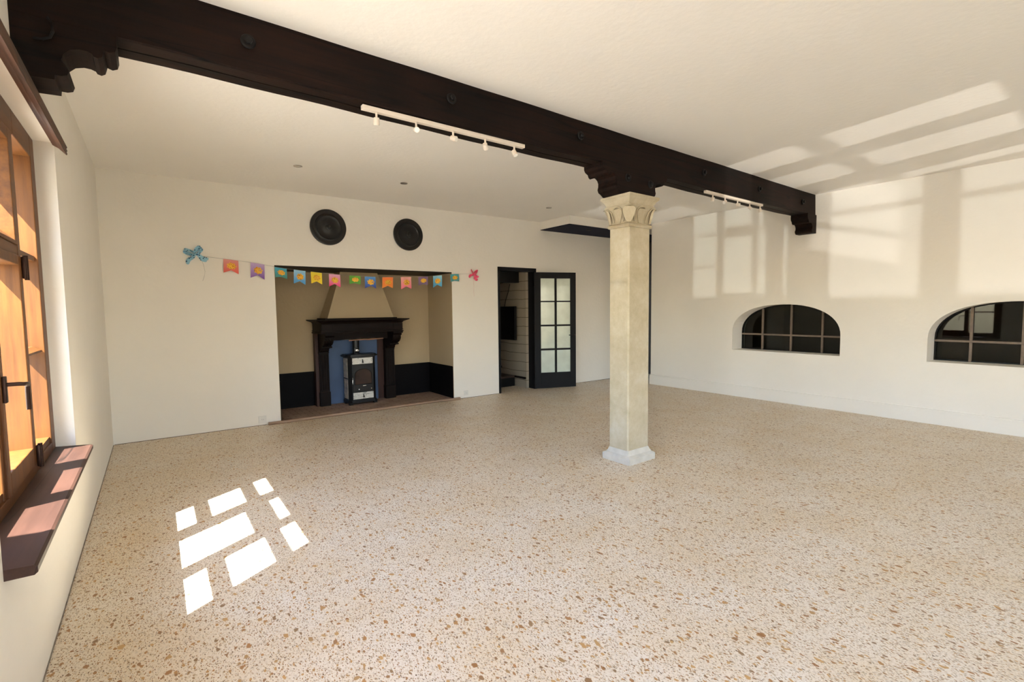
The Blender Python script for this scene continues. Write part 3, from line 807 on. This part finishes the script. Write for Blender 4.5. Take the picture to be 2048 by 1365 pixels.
for i, ((x, z, w_, h_), (c0, c1, nm)) in enumerate(zip(FL, FC)):
    slope = (spz(x+w_/2) - spz(x-w_/2))/w_
    tilt = random.uniform(-0.06, 0.06)
    def shape(u, v, off=0.0, x=x, w_=w_, h_=h_, slope=slope, tilt=tilt, i=i):
        # u -0.5..0.5 across, v 0 (string) .. 1 (bottom)
        px = x + u*w_ + tilt*v*h_
        pz = spz(x) + slope*u*w_ - v*h_
        bend = (0.012*math.sin(v*2.2) + 0.006*math.sin(u*5 + i))*(1 if i % 2 else 0.6)
        py = yb(px) + YS - 0.002 - abs(bend) - off
        return Vector((px, py, pz))
    b = bm_new(); nu, nv = 8, 8
    notch = 0.22 if h_ > 0.15 else 0.12
    G = [[b.verts.new(shape(-0.5+iu/nu, (iv/nv)*(1 - notch*(1-abs(-1+2*iu/nu))))) for iu in range(nu+1)] for iv in range(nv+1)]
    G2 = [[b.verts.new(g.co + Vector((0, 0.0008, 0))) for g in row] for row in G]
    for iv in range(nv):
        for iu in range(nu):
            b.faces.new((G[iv][iu], G[iv][iu+1], G[iv+1][iu+1], G[iv+1][iu]))
            b.faces.new((G2[iv+1][iu], G2[iv+1][iu+1], G2[iv][iu+1], G2[iv][iu]))
    for iv in range(nv):
        b.faces.new((G[iv][0], G[iv+1][0], G2[iv+1][0], G2[iv][0])); b.faces.new((G[iv+1][nu], G[iv][nu], G2[iv][nu], G2[iv+1][nu]))
    for iu in range(nu):
        b.faces.new((G[0][iu+1], G[0][iu], G2[0][iu], G2[0][iu+1])); b.faces.new((G[nv][iu], G[nv][iu+1], G2[nv][iu+1], G2[nv][iu]))
    fl = obj('flag', b, flag_mat(i, c0, c1), bt)
    fl['label'] = nm + ' paper flag'
    b = bm_new(); n = 28   # generic printed rosette
    cu, cv = 0.03, 0.46
    ctr = b.verts.new(shape(cu, cv, 0.0012)); R = []
    for k in range(n):
        a = 2*PI*k/n; rr = 1 + 0.13*math.cos(7*a + i)
        R.append(b.verts.new(shape(cu + 0.30*rr*math.cos(a), cv + 0.25*rr*math.sin(a)*0.95*(0.158/h_)**0.3, 0.0012)))
    for k in range(n): b.faces.new((ctr, R[k], R[(k+1) % n]))
    ps = obj('print', b, PM, fl)

def bow(name, label, x, z, mat, scale=1.0, pts=None):
    t = thing(name, label, 'bow', (x, yb(x)-0.01, z-0.08))
    y0 = yb(x)-0.014
    for (ax, az, ww) in pts['loops']:
        b = bm_new(); d = Vector((ax, 0, az)); L = d.length; d.normalize(); side = Vector((-d.z, 0, d.x))
        P = []; W = []
        for k in range(17):
            tt = 2*PI*k/16
            rr = L*(1-math.cos(tt))/2
            P.append(Vector((x, y0-0.004, z)) + d*rr + side*(ww*0.30*math.sin(tt)) + Vector((0, -0.016*math.sin(tt)-0.006, 0)))
            W.append(0.012 + (ww-0.012)*math.sin(tt/2)**0.8)
        wd = (side*0.65 + Vector((0, -0.76, 0))).normalized()
        strip(b, P, wd, W, 0.0012)
        obj('loop', b, mat, t)
    for (ax, az, ww) in pts['tails']:
        b = bm_new(); d = Vector((ax, 0, az)); side = Vector((-d.z, 0, d.x)).normalized()
        P = [Vector((x, y0-0.004, z)) + d*(k/8) + side*0.008*math.sin(k*0.9) + Vector((0, -0.006*abs(math.sin(k*0.8)), 0)) for k in range(9)]
        strip(b, P, (side + Vector((0, -0.3, 0))).normalized(), [ww*(0.45+0.55*math.sin(min(1, k/5)*PI/2)) * (1 if k < 8 else 0.5) for k in range(9)], 0.0012)
        obj('tail', b, mat, t)
    b = bm_new(); lathe(b, [(0, -0.012), (0.011, -0.009), (0.014, 0), (0.011, 0.009), (0, 0.012)], (x, y0-0.008, z), 'x', 16)
    obj('knot', b, mat, t, smooth=True)
    b = bm_new(); q = pts['thread']
    tube(b, [(x+a, y0-0.002, z+c) for a, c in q], 0.0012, 5); obj('thread', b, pts['tmat'], t)
    return t
def spotted(name, base, spot):
    m, nt, bs = mat_new(name)
    tc = nod(nt, 'ShaderNodeTexCoord'); v = nod(nt, 'ShaderNodeTexVoronoi', i_Scale=42.0)
    nt.links.new(tc.outputs['Object'], v.inputs['Vector'])
    c = ramp(nt, v.outputs['Distance'], [(0.0, spot), (0.30, spot), (0.36, base)])
    nt.links.new(c, bs.inputs['Base Color']); bs.inputs['Roughness'].default_value = 0.5
    return m
bow('ribbon_bow', 'light blue ribbon bow with dark spots, at the left end of the bunting', 0.425, 2.135, spotted('blue_spotted_ribbon', srgb(150, 200, 222), srgb(24, 72, 110)),
    pts={'loops': [(-0.105, 0.045, 0.085), (0.075, 0.075, 0.085)], 'tails': [(-0.085, -0.115, 0.045), (0.13, -0.06, 0.045), (0.11, -0.085, 0.03)],
         'thread': [(0.06, -0.05), (0.082, -0.12), (0.094, -0.20), (0.085, -0.25), (0.066, -0.31)], 'tmat': M['string']})
bow('ribbon_bow', 'pink ribbon bow at the right end of the bunting, beside the doorway', 4.215, 2.035, simple('pink_ribbon', srgb(240, 84, 120), 0.45, var=0.3, scale=25),
    pts={'loops': [(-0.045, 0.065, 0.06), (0.08, 0.03, 0.075)], 'tails': [(-0.085, -0.06, 0.04), (0.07, -0.115, 0.045), (0.10, -0.06, 0.04)],
         'thread': [(0.0, -0.03), (0.006, -0.12), (0.012, -0.2), (0.006, -0.28), (0.014, -0.37)], 'tmat': simple('pink_thread', srgb(214, 150, 150), 0.7)})

# ------------------------------------------------------------------ hearth
b = bm_new(); box(b, NX0+0.012, NX1-0.012, -0.02, ND-0.014, 0.0, 0.022); B(b)
hs = thing('hearth', 'worn brown tiled hearth floor inside the fireplace recess', 'hearth', (2.55, yb(2.55), 0))
obj('hearth_tiles', b, M['hearth'], hs)
b = bm_new()
# rounded wooden nosing, slightly bowed, sticking out past the opening both sides
P = []
for k in range(21):
    x = 1.115 + (3.91-1.115)*k/20
    P.append((x, yb(x) - 0.045 - 0.008*math.sin(k*0.7), 0.019))
tube(b, P, 0.019, 10)
obj('hearth_nosing', b, wood('pale_nosing_wood', srgb(146, 116, 94), srgb(196, 166, 140), 'x', cracks=False), hs, smooth=True)

# ------------------------------------------------------------------ chimney hood + mantel
YN = 7.56
mt = thing('fireplace_mantel', 'dark carved wooden mantelpiece inside the fireplace recess', 'mantelpiece', (2.51, 7.3, 0.022))
def nyb(x): return yb(x) + ND - 0.014     # face of dado at the recess back
b = bm_new()
stack(b, [(1.90, 3.125, 7.05, 7.53, 1.262), (1.895, 3.13, 7.045, 7.53, 1.272), (1.885, 3.14, 7.035, 7.53, 1.284), (1.845, 3.175, 6.995, 7.53, 1.300), (1.815, 3.205, 6.965, 7.53, 1.312), (1.81, 3.21, 6.96, 7.53, 1.326)])
box(b, 1.97, 3.06, 7.10, 7.53, 1.326, 1.345)
obj('cornice', b, M['blackwoodx'], mt)
b = bm_new()
box(b, 1.90, 3.125, 7.055, 7.53, 1.135, 1.262, 0.003)
box(b, 1.888, 3.137, 7.043, 7.53, 1.150, 1.163, 0.003); box(b, 1.885, 3.14, 7.040, 7.53, 1.122, 1.138, 0.004)
box(b, 1.898, 2.05, 7.047, 7.06, 1.165, 1.258, 0.002); box(b, 2.975, 3.127, 7.047, 7.06, 1.165, 1.258, 0.002)
box(b, 2.075, 2.95, 7.050, 7.056, 1.180, 1.245, 0.002)
obj('frieze', b, M['blackwoodx'], mt)
for (a, c) in ((1.945, 2.085), (2.975, 3.125)):
    m_ = (a+c)/2
    b = bm_new()
    box(b, a-0.008, c+0.008, 7.385, 7.53, 0.022, 0.235, 0.004)        # plinth
    box(b, a, c, 7.40, 7.53, 0.235, 0.86)
    for k in range(4):                                                  # raised flutes
        xx = a + 0.018 + k*(c-a-0.036)/3
        tube(b, [(xx, 7.398, 0.27), (xx, 7.398, 0.80)], 0.010, 8)
    box(b, a-0.006, c+0.006, 7.392, 7.53, 0.822, 0.84, 0.003)
    obj('pilaster', b, M['blackwood'], mt)
    # carved console above the pilaster
    pr = [(7.53, 1.125), (7.055, 1.125), (7.052, 1.105), (7.075, 1.095), (7.06, 1.08), (7.075, 1.065), (7.10, 1.06), (7.10, 1.02), (7.125, 0.985), (7.17, 0.955), (7.215, 0.945), (7.225, 0.93), (7.215, 0.915), (7.24, 0.905), (7.30, 0.90), (7.335, 0.885), (7.345, 0.86), (7.365, 0.845), (7.40, 0.84), (7.53, 0.84)]
    b = bm_new(); prism(b, pr, 'x', a+0.008, c-0.008)
    box(b, a-0.004, c+0.004, 7.045, 7.075, 1.098, 1.122, 0.004)
    box(b, a-0.002, c+0.002, 7.21, 7.25, 0.908, 0.932, 0.004)
    for k in range(3):
        xx = a + 0.03 + k*(c-a-0.06)/2
        tube(b, [(xx, 7.095, 1.05), (xx, 7.115, 0.99), (xx, 7.165, 0.955), (xx, 7.215, 0.943)], 0.008, 8)
    obj('console', b, M['blackwood'], mt)
b = bm_new()                                                           # outer boards behind the pilasters, dark inner board on the right
RBW = wood('red_brown_board', srgb(48, 24, 18), srgb(74, 40, 30), 'z', cracks=False)
box(b, 1.90, 1.945, 7.43, 7.53, 0.022, 1.125); obj('side_board', b, RBW, mt)
b = bm_new(); box(b, 2.875, 2.975, 7.49, 7.53, 0.022, 1.125); obj('side_board', b, RBW, mt)
b = bm_new(); box(b, 3.125, 3.14, 7.43, 7.53, 0.022, 1.125); obj('side_board', b, RBW, mt)
b = bm_new(); box(b, 2.085, 2.875, 7.50, 7.53, 0.022, 1.0)
obj('back_panel', b, M['blue'], mt)
b = bm_new()                                                           # burnt curved lintel board with pale broken lower edge
P = [(2.085, 1.125), (2.085, 1.01)] + [(2.085 + 0.89*k/12, 1.005 + 0.02*math.sin(PI*k/12) + 0.004*math.sin(k*2.3)) for k in range(1, 12)] + [(2.975, 1.01), (2.975, 1.125)]
prism(b, P, 'y', 7.30, 7.52)
obj('inner_lintel', b, M['blackwoodx'], mt)
b = bm_new()
tube(b, [(2.36, 7.29, 1.000), (2.45, 7.288, 1.004), (2.60, 7.287, 1.007), (2.66, 7.288, 1.004), (2.90, 7.288, 1.012)], [0.009, 0.007, 0.008, 0.0105, 0.008], 8)
obj('edge_strip', b, wood('pale_broken_wood', srgb(150, 104, 80), srgb(196, 150, 120), 'x', cracks=False), mt)
mt_c = None
# plastered hood
b = bm_new()
frustum(b, (2.015, 3.02, 7.14, 7.563), 1.345, (2.26, 2.83, 7.28, 7.563), 2.032)
hd_ = obj('chimney_hood', b, M['niche']); tag(hd_, 'tapered beige plaster chimney hood standing on the mantelpiece', 'chimney hood')

# ------------------------------------------------------------------ stove
sv = thing('wood_stove', 'black cast iron wood stove with white tiles in front of blue panel', 'stove', (2.53, 7.35, 0.022))
sx0, sx1, sy0, sy1, sz0, sz1 = 2.315, 2.735, 7.20, 7.46, 0.085, 0.755
b = bm_new()
ch = 0.045
prism(b, [(sx0, sy0+ch), (sx0+ch, sy0), (sx1-ch, sy0), (sx1, sy0+ch), (sx1, sy1), (sx0, sy1)], 'z', sz0, sz1)
prism(b, [(sx0-0.012, sy0+ch-0.01), (sx0+ch-0.012, sy0-0.012), (sx1-ch+0.012, sy0-0.012), (sx1+0.012, sy0+ch-0.01), (sx1+0.012, sy1), (sx0-0.012, sy1)], 'z', 0.05, sz0)
obj('body', b, M['stove'], sv)
b = bm_new()   # base with curved feet
for (fx, fy) in ((sx0+0.02, sy0+0.02), (sx1-0.02, sy0+0.02), (sx0+0.02, sy1-0.03), (sx1-0.02, sy1-0.03)):
    stack(b, [(fx-0.028, fx+0.028, fy-0.028, fy+0.028, 0.022), (fx-0.022, fx+0.022, fy-0.022, fy+0.022, 0.035), (fx-0.030, fx+0.030, fy-0.025, fy+0.025, 0.06)])
    foot = obj('foot', b, M['stove'], sv); b = bm_new()
b.free()
b = bm_new()   # lid: overhanging slab, bowed front
P = [(sx0-0.04, sy1)] + [(sx0-0.045, sy0+0.05), (sx0+0.02, sy0-0.03)] + [(sx0+0.02+(sx1-sx0-0.04)*k/8, sy0-0.03-0.012*math.sin(PI*k/8)) for k in range(1, 8)] + [(sx1-0.02, sy0-0.03), (sx1+0.045, sy0+0.05), (sx1+0.04, sy1)]
prism(b, P, 'z', sz1, sz1+0.016)
Pi = [(2.525+(p[0]-2.525)*0.93, 7.33+(p[1]-7.33)*0.9) for p in P]; prism(b, Pi, 'z', sz1+0.016, sz1+0.032)
obj('top_plate', b, M['stove'], sv)
ax0, ax1 = sx0+ch+0.008, sx1-ch-0.008
tile = M['tile'] = None
def tile_mat():
    m, nt, bs = mat_new('white_glazed_tile')
    tc = nod(nt, 'ShaderNodeTexCoord'); mp = nod(nt, 'ShaderNodeMapping'); mp.inputs['Scale'].default_value = (1.2, 1.2, 9)
    nt.links.new(tc.outputs['Object'], mp.inputs[0])
    n = nod(nt, 'ShaderNodeTexNoise', i_Scale=6.0, i_Detail=1.0); nt.links.new(mp.outputs[0], n.inputs['Vector'])
    c = ramp(nt, n.outputs[0], [(0.47, srgb(226, 224, 218)), (0.50, srgb(120, 118, 114)), (0.53, srgb(226, 224, 218))])
    nt.links.new(c, bs.inputs['Base Color']); bs.inputs['Roughness'].default_value = 0.25
    return m
TM = tile_mat()
for (z0, z1) in ((0.640, 0.735), (0.105, 0.205)):
    b = bm_new(); box(b, ax0, ax1, sy0-0.008, sy0+0.001, z0, z1, 0.003); tl = obj('tile_panel', b, TM, sv)
    b = bm_new(); zc = (z0+z1)/2; xc = (ax0+ax1)/2
    tube(b, [(xc-0.004, sy0-0.012, zc+0.026), (xc, sy0-0.014, zc+0.01), (xc, sy0-0.016, zc-0.012), (xc+0.003, sy0-0.014, zc-0.028)], [0.004, 0.006, 0.009, 0.011], 10)
    obj('ornament', b, M['iron'], tl, smooth=True)
for (z0, z1) in ((0.43, 0.73), (0.11, 0.41)):
    b = bm_new(); box(b, sx0-0.005, sx0+0.001, sy0+ch+0.015, sy1-0.02, z0, z1, 0.002)
    tl = obj('side_tile', b, simple('grey_mottled_tile_%d' % int(z0*100), srgb(176, 168, 154), 0.3, var=0.45, scale=22), sv)
# fire door
b = bm_new(); box(b, ax0, ax1, sy0-0.014, sy0+0.001, 0.215, 0.630, 0.004); dr = obj('stove_door', b, M['stove'], sv)
b = bm_new()
gp = [(ax0+0.03, 0.335), (ax1-0.03, 0.335)] + [((ax0+ax1)/2 + (ax1-ax0-0.06)/2*math.cos(t), 0.475 + 0.085*math.sin(t)) for t in [PI*k/14 for k in range(15)]]
prism(b, gp, 'y', sy0-0.0165, sy0-0.013)
obj('door_glass', b, simple('dark_stove_glass', srgb(52, 38, 34), 0.12, var=0.35, scale=7), dr)
b = bm_new()
arc = [((ax0+ax1)/2 + (ax1-ax0-0.052)/2*math.cos(t), sy0-0.017, 0.475 + 0.09*math.sin(t)) for t in [PI*k/14 for k in range(15)]]
tube(b, [(ax1-0.026, sy0-0.017, 0.33)] + arc + [(ax0+0.026, sy0-0.017, 0.33), (ax1-0.026, sy0-0.017, 0.33)], 0.005, 6)
obj('glass_rim', b, M['iron'], dr)
b = bm_new(); box(b, 2.51, 2.565, sy0-0.03, sy0-0.013, 0.300, 0.314, 0.003); obj('air_slider', b, M['chrome'], dr)
b = bm_new()
tube(b, [(ax0-0.012, sy0-0.006, 0.46), (ax0-0.012, sy0-0.03, 0.455), (ax0-0.012, sy0-0.034, 0.40), (ax0-0.012, sy0-0.03, 0.345)], [0.005, 0.006, 0.007, 0.007], 8)
obj('door_handle', b, M['chrome'], dr, smooth=True)
for xx in (2.455, 2.645):
    b = bm_new(); lathe(b, [(0, -0.012), (0.008, -0.010), (0.010, 0), (0, 0)], (xx, sy0-0.014, 0.255), 'y', 14); obj('air_knob', b, M['chrome'], dr, smooth=True)
b = bm_new()  # flue
tube(b, [(2.48, 7.35, sz1+0.03), (2.48, 7.35, 1.0)], 0.052, 24); 
lathe(b, [(0.075, 0), (0.075, 0.012), (0.055, 0.014)], (2.48, 7.35, sz1+0.03), 'z', 28)
box(b, 2.43, 2.50, 7.285, 7.315, 0.80, 0.885, 0.008)
fl = obj('flue_pipe', b, M['stove'], sv, smooth=True)
b = bm_new(); lathe(b, [(0, 0.0), (0.030, 0), (0.030, -0.010), (0.024, -0.014), (0.018, -0.010), (0.010, -0.012), (0, -0.012)], (2.475, 7.284, 0.845), 'y', 26)
obj('damper_dial', b, M['chrome'], fl, smooth=True)

# ------------------------------------------------------------------ sockets
def socket(x, z, label, w_=0.078, mat=M['whiteplastic']):
    t = thing('power_socket', label, 'socket', (x, yb(x), z-w_/2))
    b = bm_new(); box(b, x-w_/2, x+w_/2, -0.010, 0, z-w_/2, z+w_/2, 0.003); B(b); obj('cover', b, mat, t)
    b = bm_new()
    lathe(b, [(0, -0.0105), (0.021, -0.0105), (0.021, -0.013), (0.018, -0.0125), (0.017, -0.0112), (0, -0.0112)], (x, 0, z), 'y', 24); B(b)
    r = obj('outlet_ring', b, mat, t)
    b = bm_new()
    for dx in (-0.009, 0.009): lathe(b, [(0, -0.0113), (0.0028, -0.0113), (0.0028, -0.0118), (0, -0.0118)], (x+dx, 0, z), 'y', 10)
    B(b); obj('pin_hole', b, M['black'], r)
socket(1.055, 0.075, 'white wall socket left of the hearth', 0.09)
socket(4.05, 0.085, 'white wall socket between hearth and doorway')

# ------------------------------------------------------------------ door_1: black glazed door, standing open
d1 = struct('door_1', loc=(5.1, yb(5.1), 0))
b = bm_new()
box(b, DX0-0.005, DX0+0.035, -0.012, 0.17, 0, DZ); box(b, DX1-0.045, DX1+0.01, -0.012, 0.17, 0, DZ); box(b, DX0-0.005, DX1+0.01, -0.012, 0.17, DZ-0.055, DZ+0.005)
B(b); obj('door_frame', b, M['doorblack'], d1)
# leaf built flat then swung
A0 = Vector((5.455, 6.622)); A1 = Vector((6.192, 6.324)); dv = (A1-A0).normalized(); nv_ = Vector((-dv.y, dv.x))   # nv_ points to the wall
def LF(bm):
    transform(bm, lambda c: (A0.x + dv.x*c.x + nv_.x*c.y, A0.y + dv.y*c.x + nv_.y*c.y, c.z)); return bm
LW, LT = 0.795, 0.038
b = bm_new()
pz = [(0.292, 0.697), (0.731, 1.131), (1.162, 1.567), (1.591, 1.992)]
px_ = [(0.122, 0.388), (0.428, 0.690)]
box(b, 0.005, px_[0][0], 0, LT, 0.012, 2.10, 0.002); box(b, px_[1][1], LW, 0, LT, 0.012, 2.10, 0.002)
box(b, px_[0][1], px_[1][0], 0.004, LT-0.004, 0.29, 1.994, 0.002)
box(b, px_[0][0], px_[1][1], 0, LT, 0.012, pz[0][0], 0.002); box(b, px_[0][0], px_[1][1], 0, LT, pz[3][1], 2.10, 0.002)
for k in range(3):
    for (a, c) in px_: box(b, a, c, 0.004, LT-0.004, pz[k][1], pz[k+1][0], 0.002)
LF(b); leafo = obj('door_leaf', b, M['doorblack'], d1)
M['frost'] = simple('pale_cathedral_glass', srgb(196, 206, 192), 0.12, spec=0.8, var=0.10, scale=5, bump=0.12, bscale=9)
for (z0, z1) in pz:
    for (a, c) in px_:
        b = bm_new(); box(b, a-0.004, c+0.004, 0.016, 0.021, z0-0.004, z1+0.004); LF(b)
        obj('glass_pane', b, M['doorglass'] if 'doorglass' in M else M['frost'], leafo)
b = bm_new(); box(b, 0.745, 0.778, -0.006, 0.0, 0.925, 1.06, 0.003)
tube(b, [(0.762, 0, 0.965), (0.762, -0.045, 0.965), (0.755, -0.052, 0.965), (0.64, -0.052, 0.968)], 0.009, 10)
LF(b); obj('handle', b, M['iron'], leafo, smooth=True)
for z in (0.25, 1.1, 1.9):
    b = bm_new(); tube(b, [(0.0, -0.004, z-0.05), (0.0, -0.004, z+0.05)], 0.009, 10); LF(b); obj('hinge', b, M['iron'], leafo, smooth=True)

# ------------------------------------------------------------------ stair hall behind the door
b = bm_new(); box(b, 5.42, 5.56, 6.82, 8.9, 0, H); struct('wall_hall_right', b, M['planks'])
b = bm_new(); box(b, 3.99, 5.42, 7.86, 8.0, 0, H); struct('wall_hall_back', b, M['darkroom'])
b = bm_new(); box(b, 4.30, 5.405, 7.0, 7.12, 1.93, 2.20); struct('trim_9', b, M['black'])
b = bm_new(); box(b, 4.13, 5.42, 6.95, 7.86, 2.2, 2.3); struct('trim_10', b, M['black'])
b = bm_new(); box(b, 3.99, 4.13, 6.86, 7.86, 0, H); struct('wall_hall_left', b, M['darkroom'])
# boxed stair
st = thing('staircase', 'dark boxed staircase foot with wooden tread behind the doorway', 'staircase', (4.8, 7.5, 0))
b = bm_new(); box(b, 4.35, 5.42, 7.18, 7.86, 0, 0.165); obj('riser_box', b, M['black'], st)
b = bm_new(); box(b, 4.35, 5.42, 7.15, 7.86, 0.165, 0.20, 0.004); obj('tread', b, wood('worn_tread_wood', srgb(52, 34, 26), srgb(88, 60, 44), 'x'), st)
b = bm_new(); box(b, 4.35, 5.21, 7.35, 7.86, 0.20, 0.355); obj('riser_box', b, wood('brown_riser', srgb(120, 76, 50), srgb(160, 108, 76), 'x', cracks=False), st)
b = bm_new(); box(b, 4.35, 5.23, 7.32, 7.86, 0.355, 0.385, 0.004); obj('tread', b, M['blackwoodx'], st)
b = bm_new(); box(b, 5.395, 5.42, 6.83, 7.18, 0.165, 0.20); struct('trim_11', b, M['blackwood'])
# wall mounted television
tv = thing('television', 'black flat television on the boarded wall behind the doorway', 'television', (5.37, 7.3, 0.86))
b = bm_new(); box(b, 5.30, 5.345, 7.0, 7.66, 0.875, 1.50, 0.004); obj('housing', b, M['black'], tv)
b = bm_new(); box(b, 5.297, 5.3005, 7.012, 7.648, 0.89, 1.488); obj('screen', b, simple('black_screen', srgb(8, 8, 10), 0.15), tv)
b = bm_new(); box(b, 5.345, 5.42, 7.2, 7.45, 1.05, 1.3); obj('wall_mount', b, M['iron'], tv)
b = bm_new(); tube(b, [(5.40, 7.45, 1.50), (5.405, 7.42, 1.62), (5.405, 7.33, 1.78), (5.405, 7.28, 1.92)], 0.006, 6)
obj('cable', b, M['black'], tv)

# ------------------------------------------------------------------ outside
b = bm_new(); box(b, -8.2, XO, -9, 12, -0.3, -0.15); struct('ground_terrace', b, M['terrace'])
b = bm_new(); box(b, XO, 12, -5.6, YR-0.3, -0.3, -0.15); struct('ground_yard', b, M['yard'])

# ------------------------------------------------------------------ light
W = bpy.data.worlds.new('sky'); S.world = W; W.use_nodes = True; nt = W.node_tree; nt.nodes.clear()
out = nod(nt, 'ShaderNodeOutputWorld'); bg = nod(nt, 'ShaderNodeBackground'); sky = nod(nt, 'ShaderNodeTexSky')
sky.sky_type = 'NISHITA'; sky.sun_disc = False; sky.sun_elevation = math.radians(53.5); sky.sun_rotation = math.radians(240); sky.air_density = 1.4; sky.dust_density = 0.8; sky.ozone_density = 1.6
nt.links.new(mixc(nt, 1.0, sky.outputs[0], (0.95, 0.99, 1.18, 1), 'MULTIPLY'), bg.inputs[0]); nt.links.new(bg.outputs[0], out.inputs[0]); bg.inputs[1].default_value = 1.0

def sun(name, d, e, col, ang):
    L = bpy.data.lights.new(name, 'SUN'); L.energy = e; L.color = col; L.angle = math.radians(ang)
    o = bpy.data.objects.new(name, L); C.objects.link(o)
    o.rotation_euler = Vector(d).to_track_quat('-Z', 'Y').to_euler(); o.location = (-6, -4, 8)
    return o
sun('sun', (1, 0.62, -1.564), 46.0, (1.0, 0.96, 0.91), 0.4)
# added lamp from below, imitating sunlight reflected up through the left windows
sun('added_glint_sun', (1, 0.12, 0.108), 0.42, (1.0, 0.98, 0.94), 0.6)

L = bpy.data.lights.new('added_glint_spot', 'SPOT'); L.energy = 5200; L.color = (1.0, 0.96, 0.88); L.spot_size = math.radians(11.5); L.spot_blend = 0.05; L.shadow_soft_size = 0.04  # added spot below ground level, imitating sunlight reflected up through the rear openings
o = bpy.data.objects.new('added_glint_spot', L); C.objects.link(o)
o.location = (1.92, YR-0.19-12.0, 1.20-0.341*12)
o.rotation_euler = (Vector((4.95, YR, 1.32)) - o.location).to_track_quat('-Z', 'Y').to_euler()

def portal(name, loc, d, sx, sy, col=(1, 1, 1)):
    L = bpy.data.lights.new(name, 'AREA'); L.shape = 'RECTANGLE'; L.size = sx; L.size_y = sy; L.cycles.is_portal = True
    o = bpy.data.objects.new(name, L); C.objects.link(o); o.location = loc
    o.rotation_euler = Vector(d).to_track_quat('-Z', 'Z' if abs(d[2]) < 0.5 else 'Y').to_euler()
    return o
portal('portal_left', (XO-0.02, (W1[0]+W1[1])/2, 1.5), (1, 0, 0), 1.9, 1.9)
portal('portal_left', (XO-0.02, (W4[0]+W4[1])/2, 1.5), (1, 0, 0), 2.45, 1.9)
for a, c in RO: portal('portal_rear', ((a+c)/2, YR-0.32, 1.15), (0, 1, 0), c-a, 2.4)

# ------------------------------------------------------------------ camera
yaw, pitch, roll, fpx = (0.641835, -0.066636, -0.011290, 957.552)
f = Vector((math.sin(yaw)*math.cos(pitch), math.cos(yaw)*math.cos(pitch), math.sin(pitch)))
r = Vector((math.cos(yaw), -math.sin(yaw), 0)); u = r.cross(f)
r2 = r*math.cos(roll) + u*math.sin(roll); u2 = -r*math.sin(roll) + u*math.cos(roll)
cam = bpy.data.cameras.new('camera'); co = bpy.data.objects.new('camera', cam); C.objects.link(co)
co.matrix_world = Matrix(((r2.x, u2.x, -f.x, 0), (r2.y, u2.y, -f.y, 0), (r2.z, u2.z, -f.z, 1.45), (0, 0, 0, 1)))
cam.sensor_width = 36; cam.lens = 36*fpx/2048; cam.clip_start = 0.02; cam.clip_end = 200
S.camera = co
S.view_settings.view_transform = 'Standard'; S.view_settings.look = 'None'; S.view_settings.gamma = 1
S.view_settings.use_curve_mapping = False
S.view_settings.exposure = 0.78
S.cycles.max_bounces = 14; S.cycles.diffuse_bounces = 7; S.cycles.adaptive_threshold = 0.015; S.cycles.transparent_max_bounces = 12
S.cycles.sample_clamp_indirect = 10
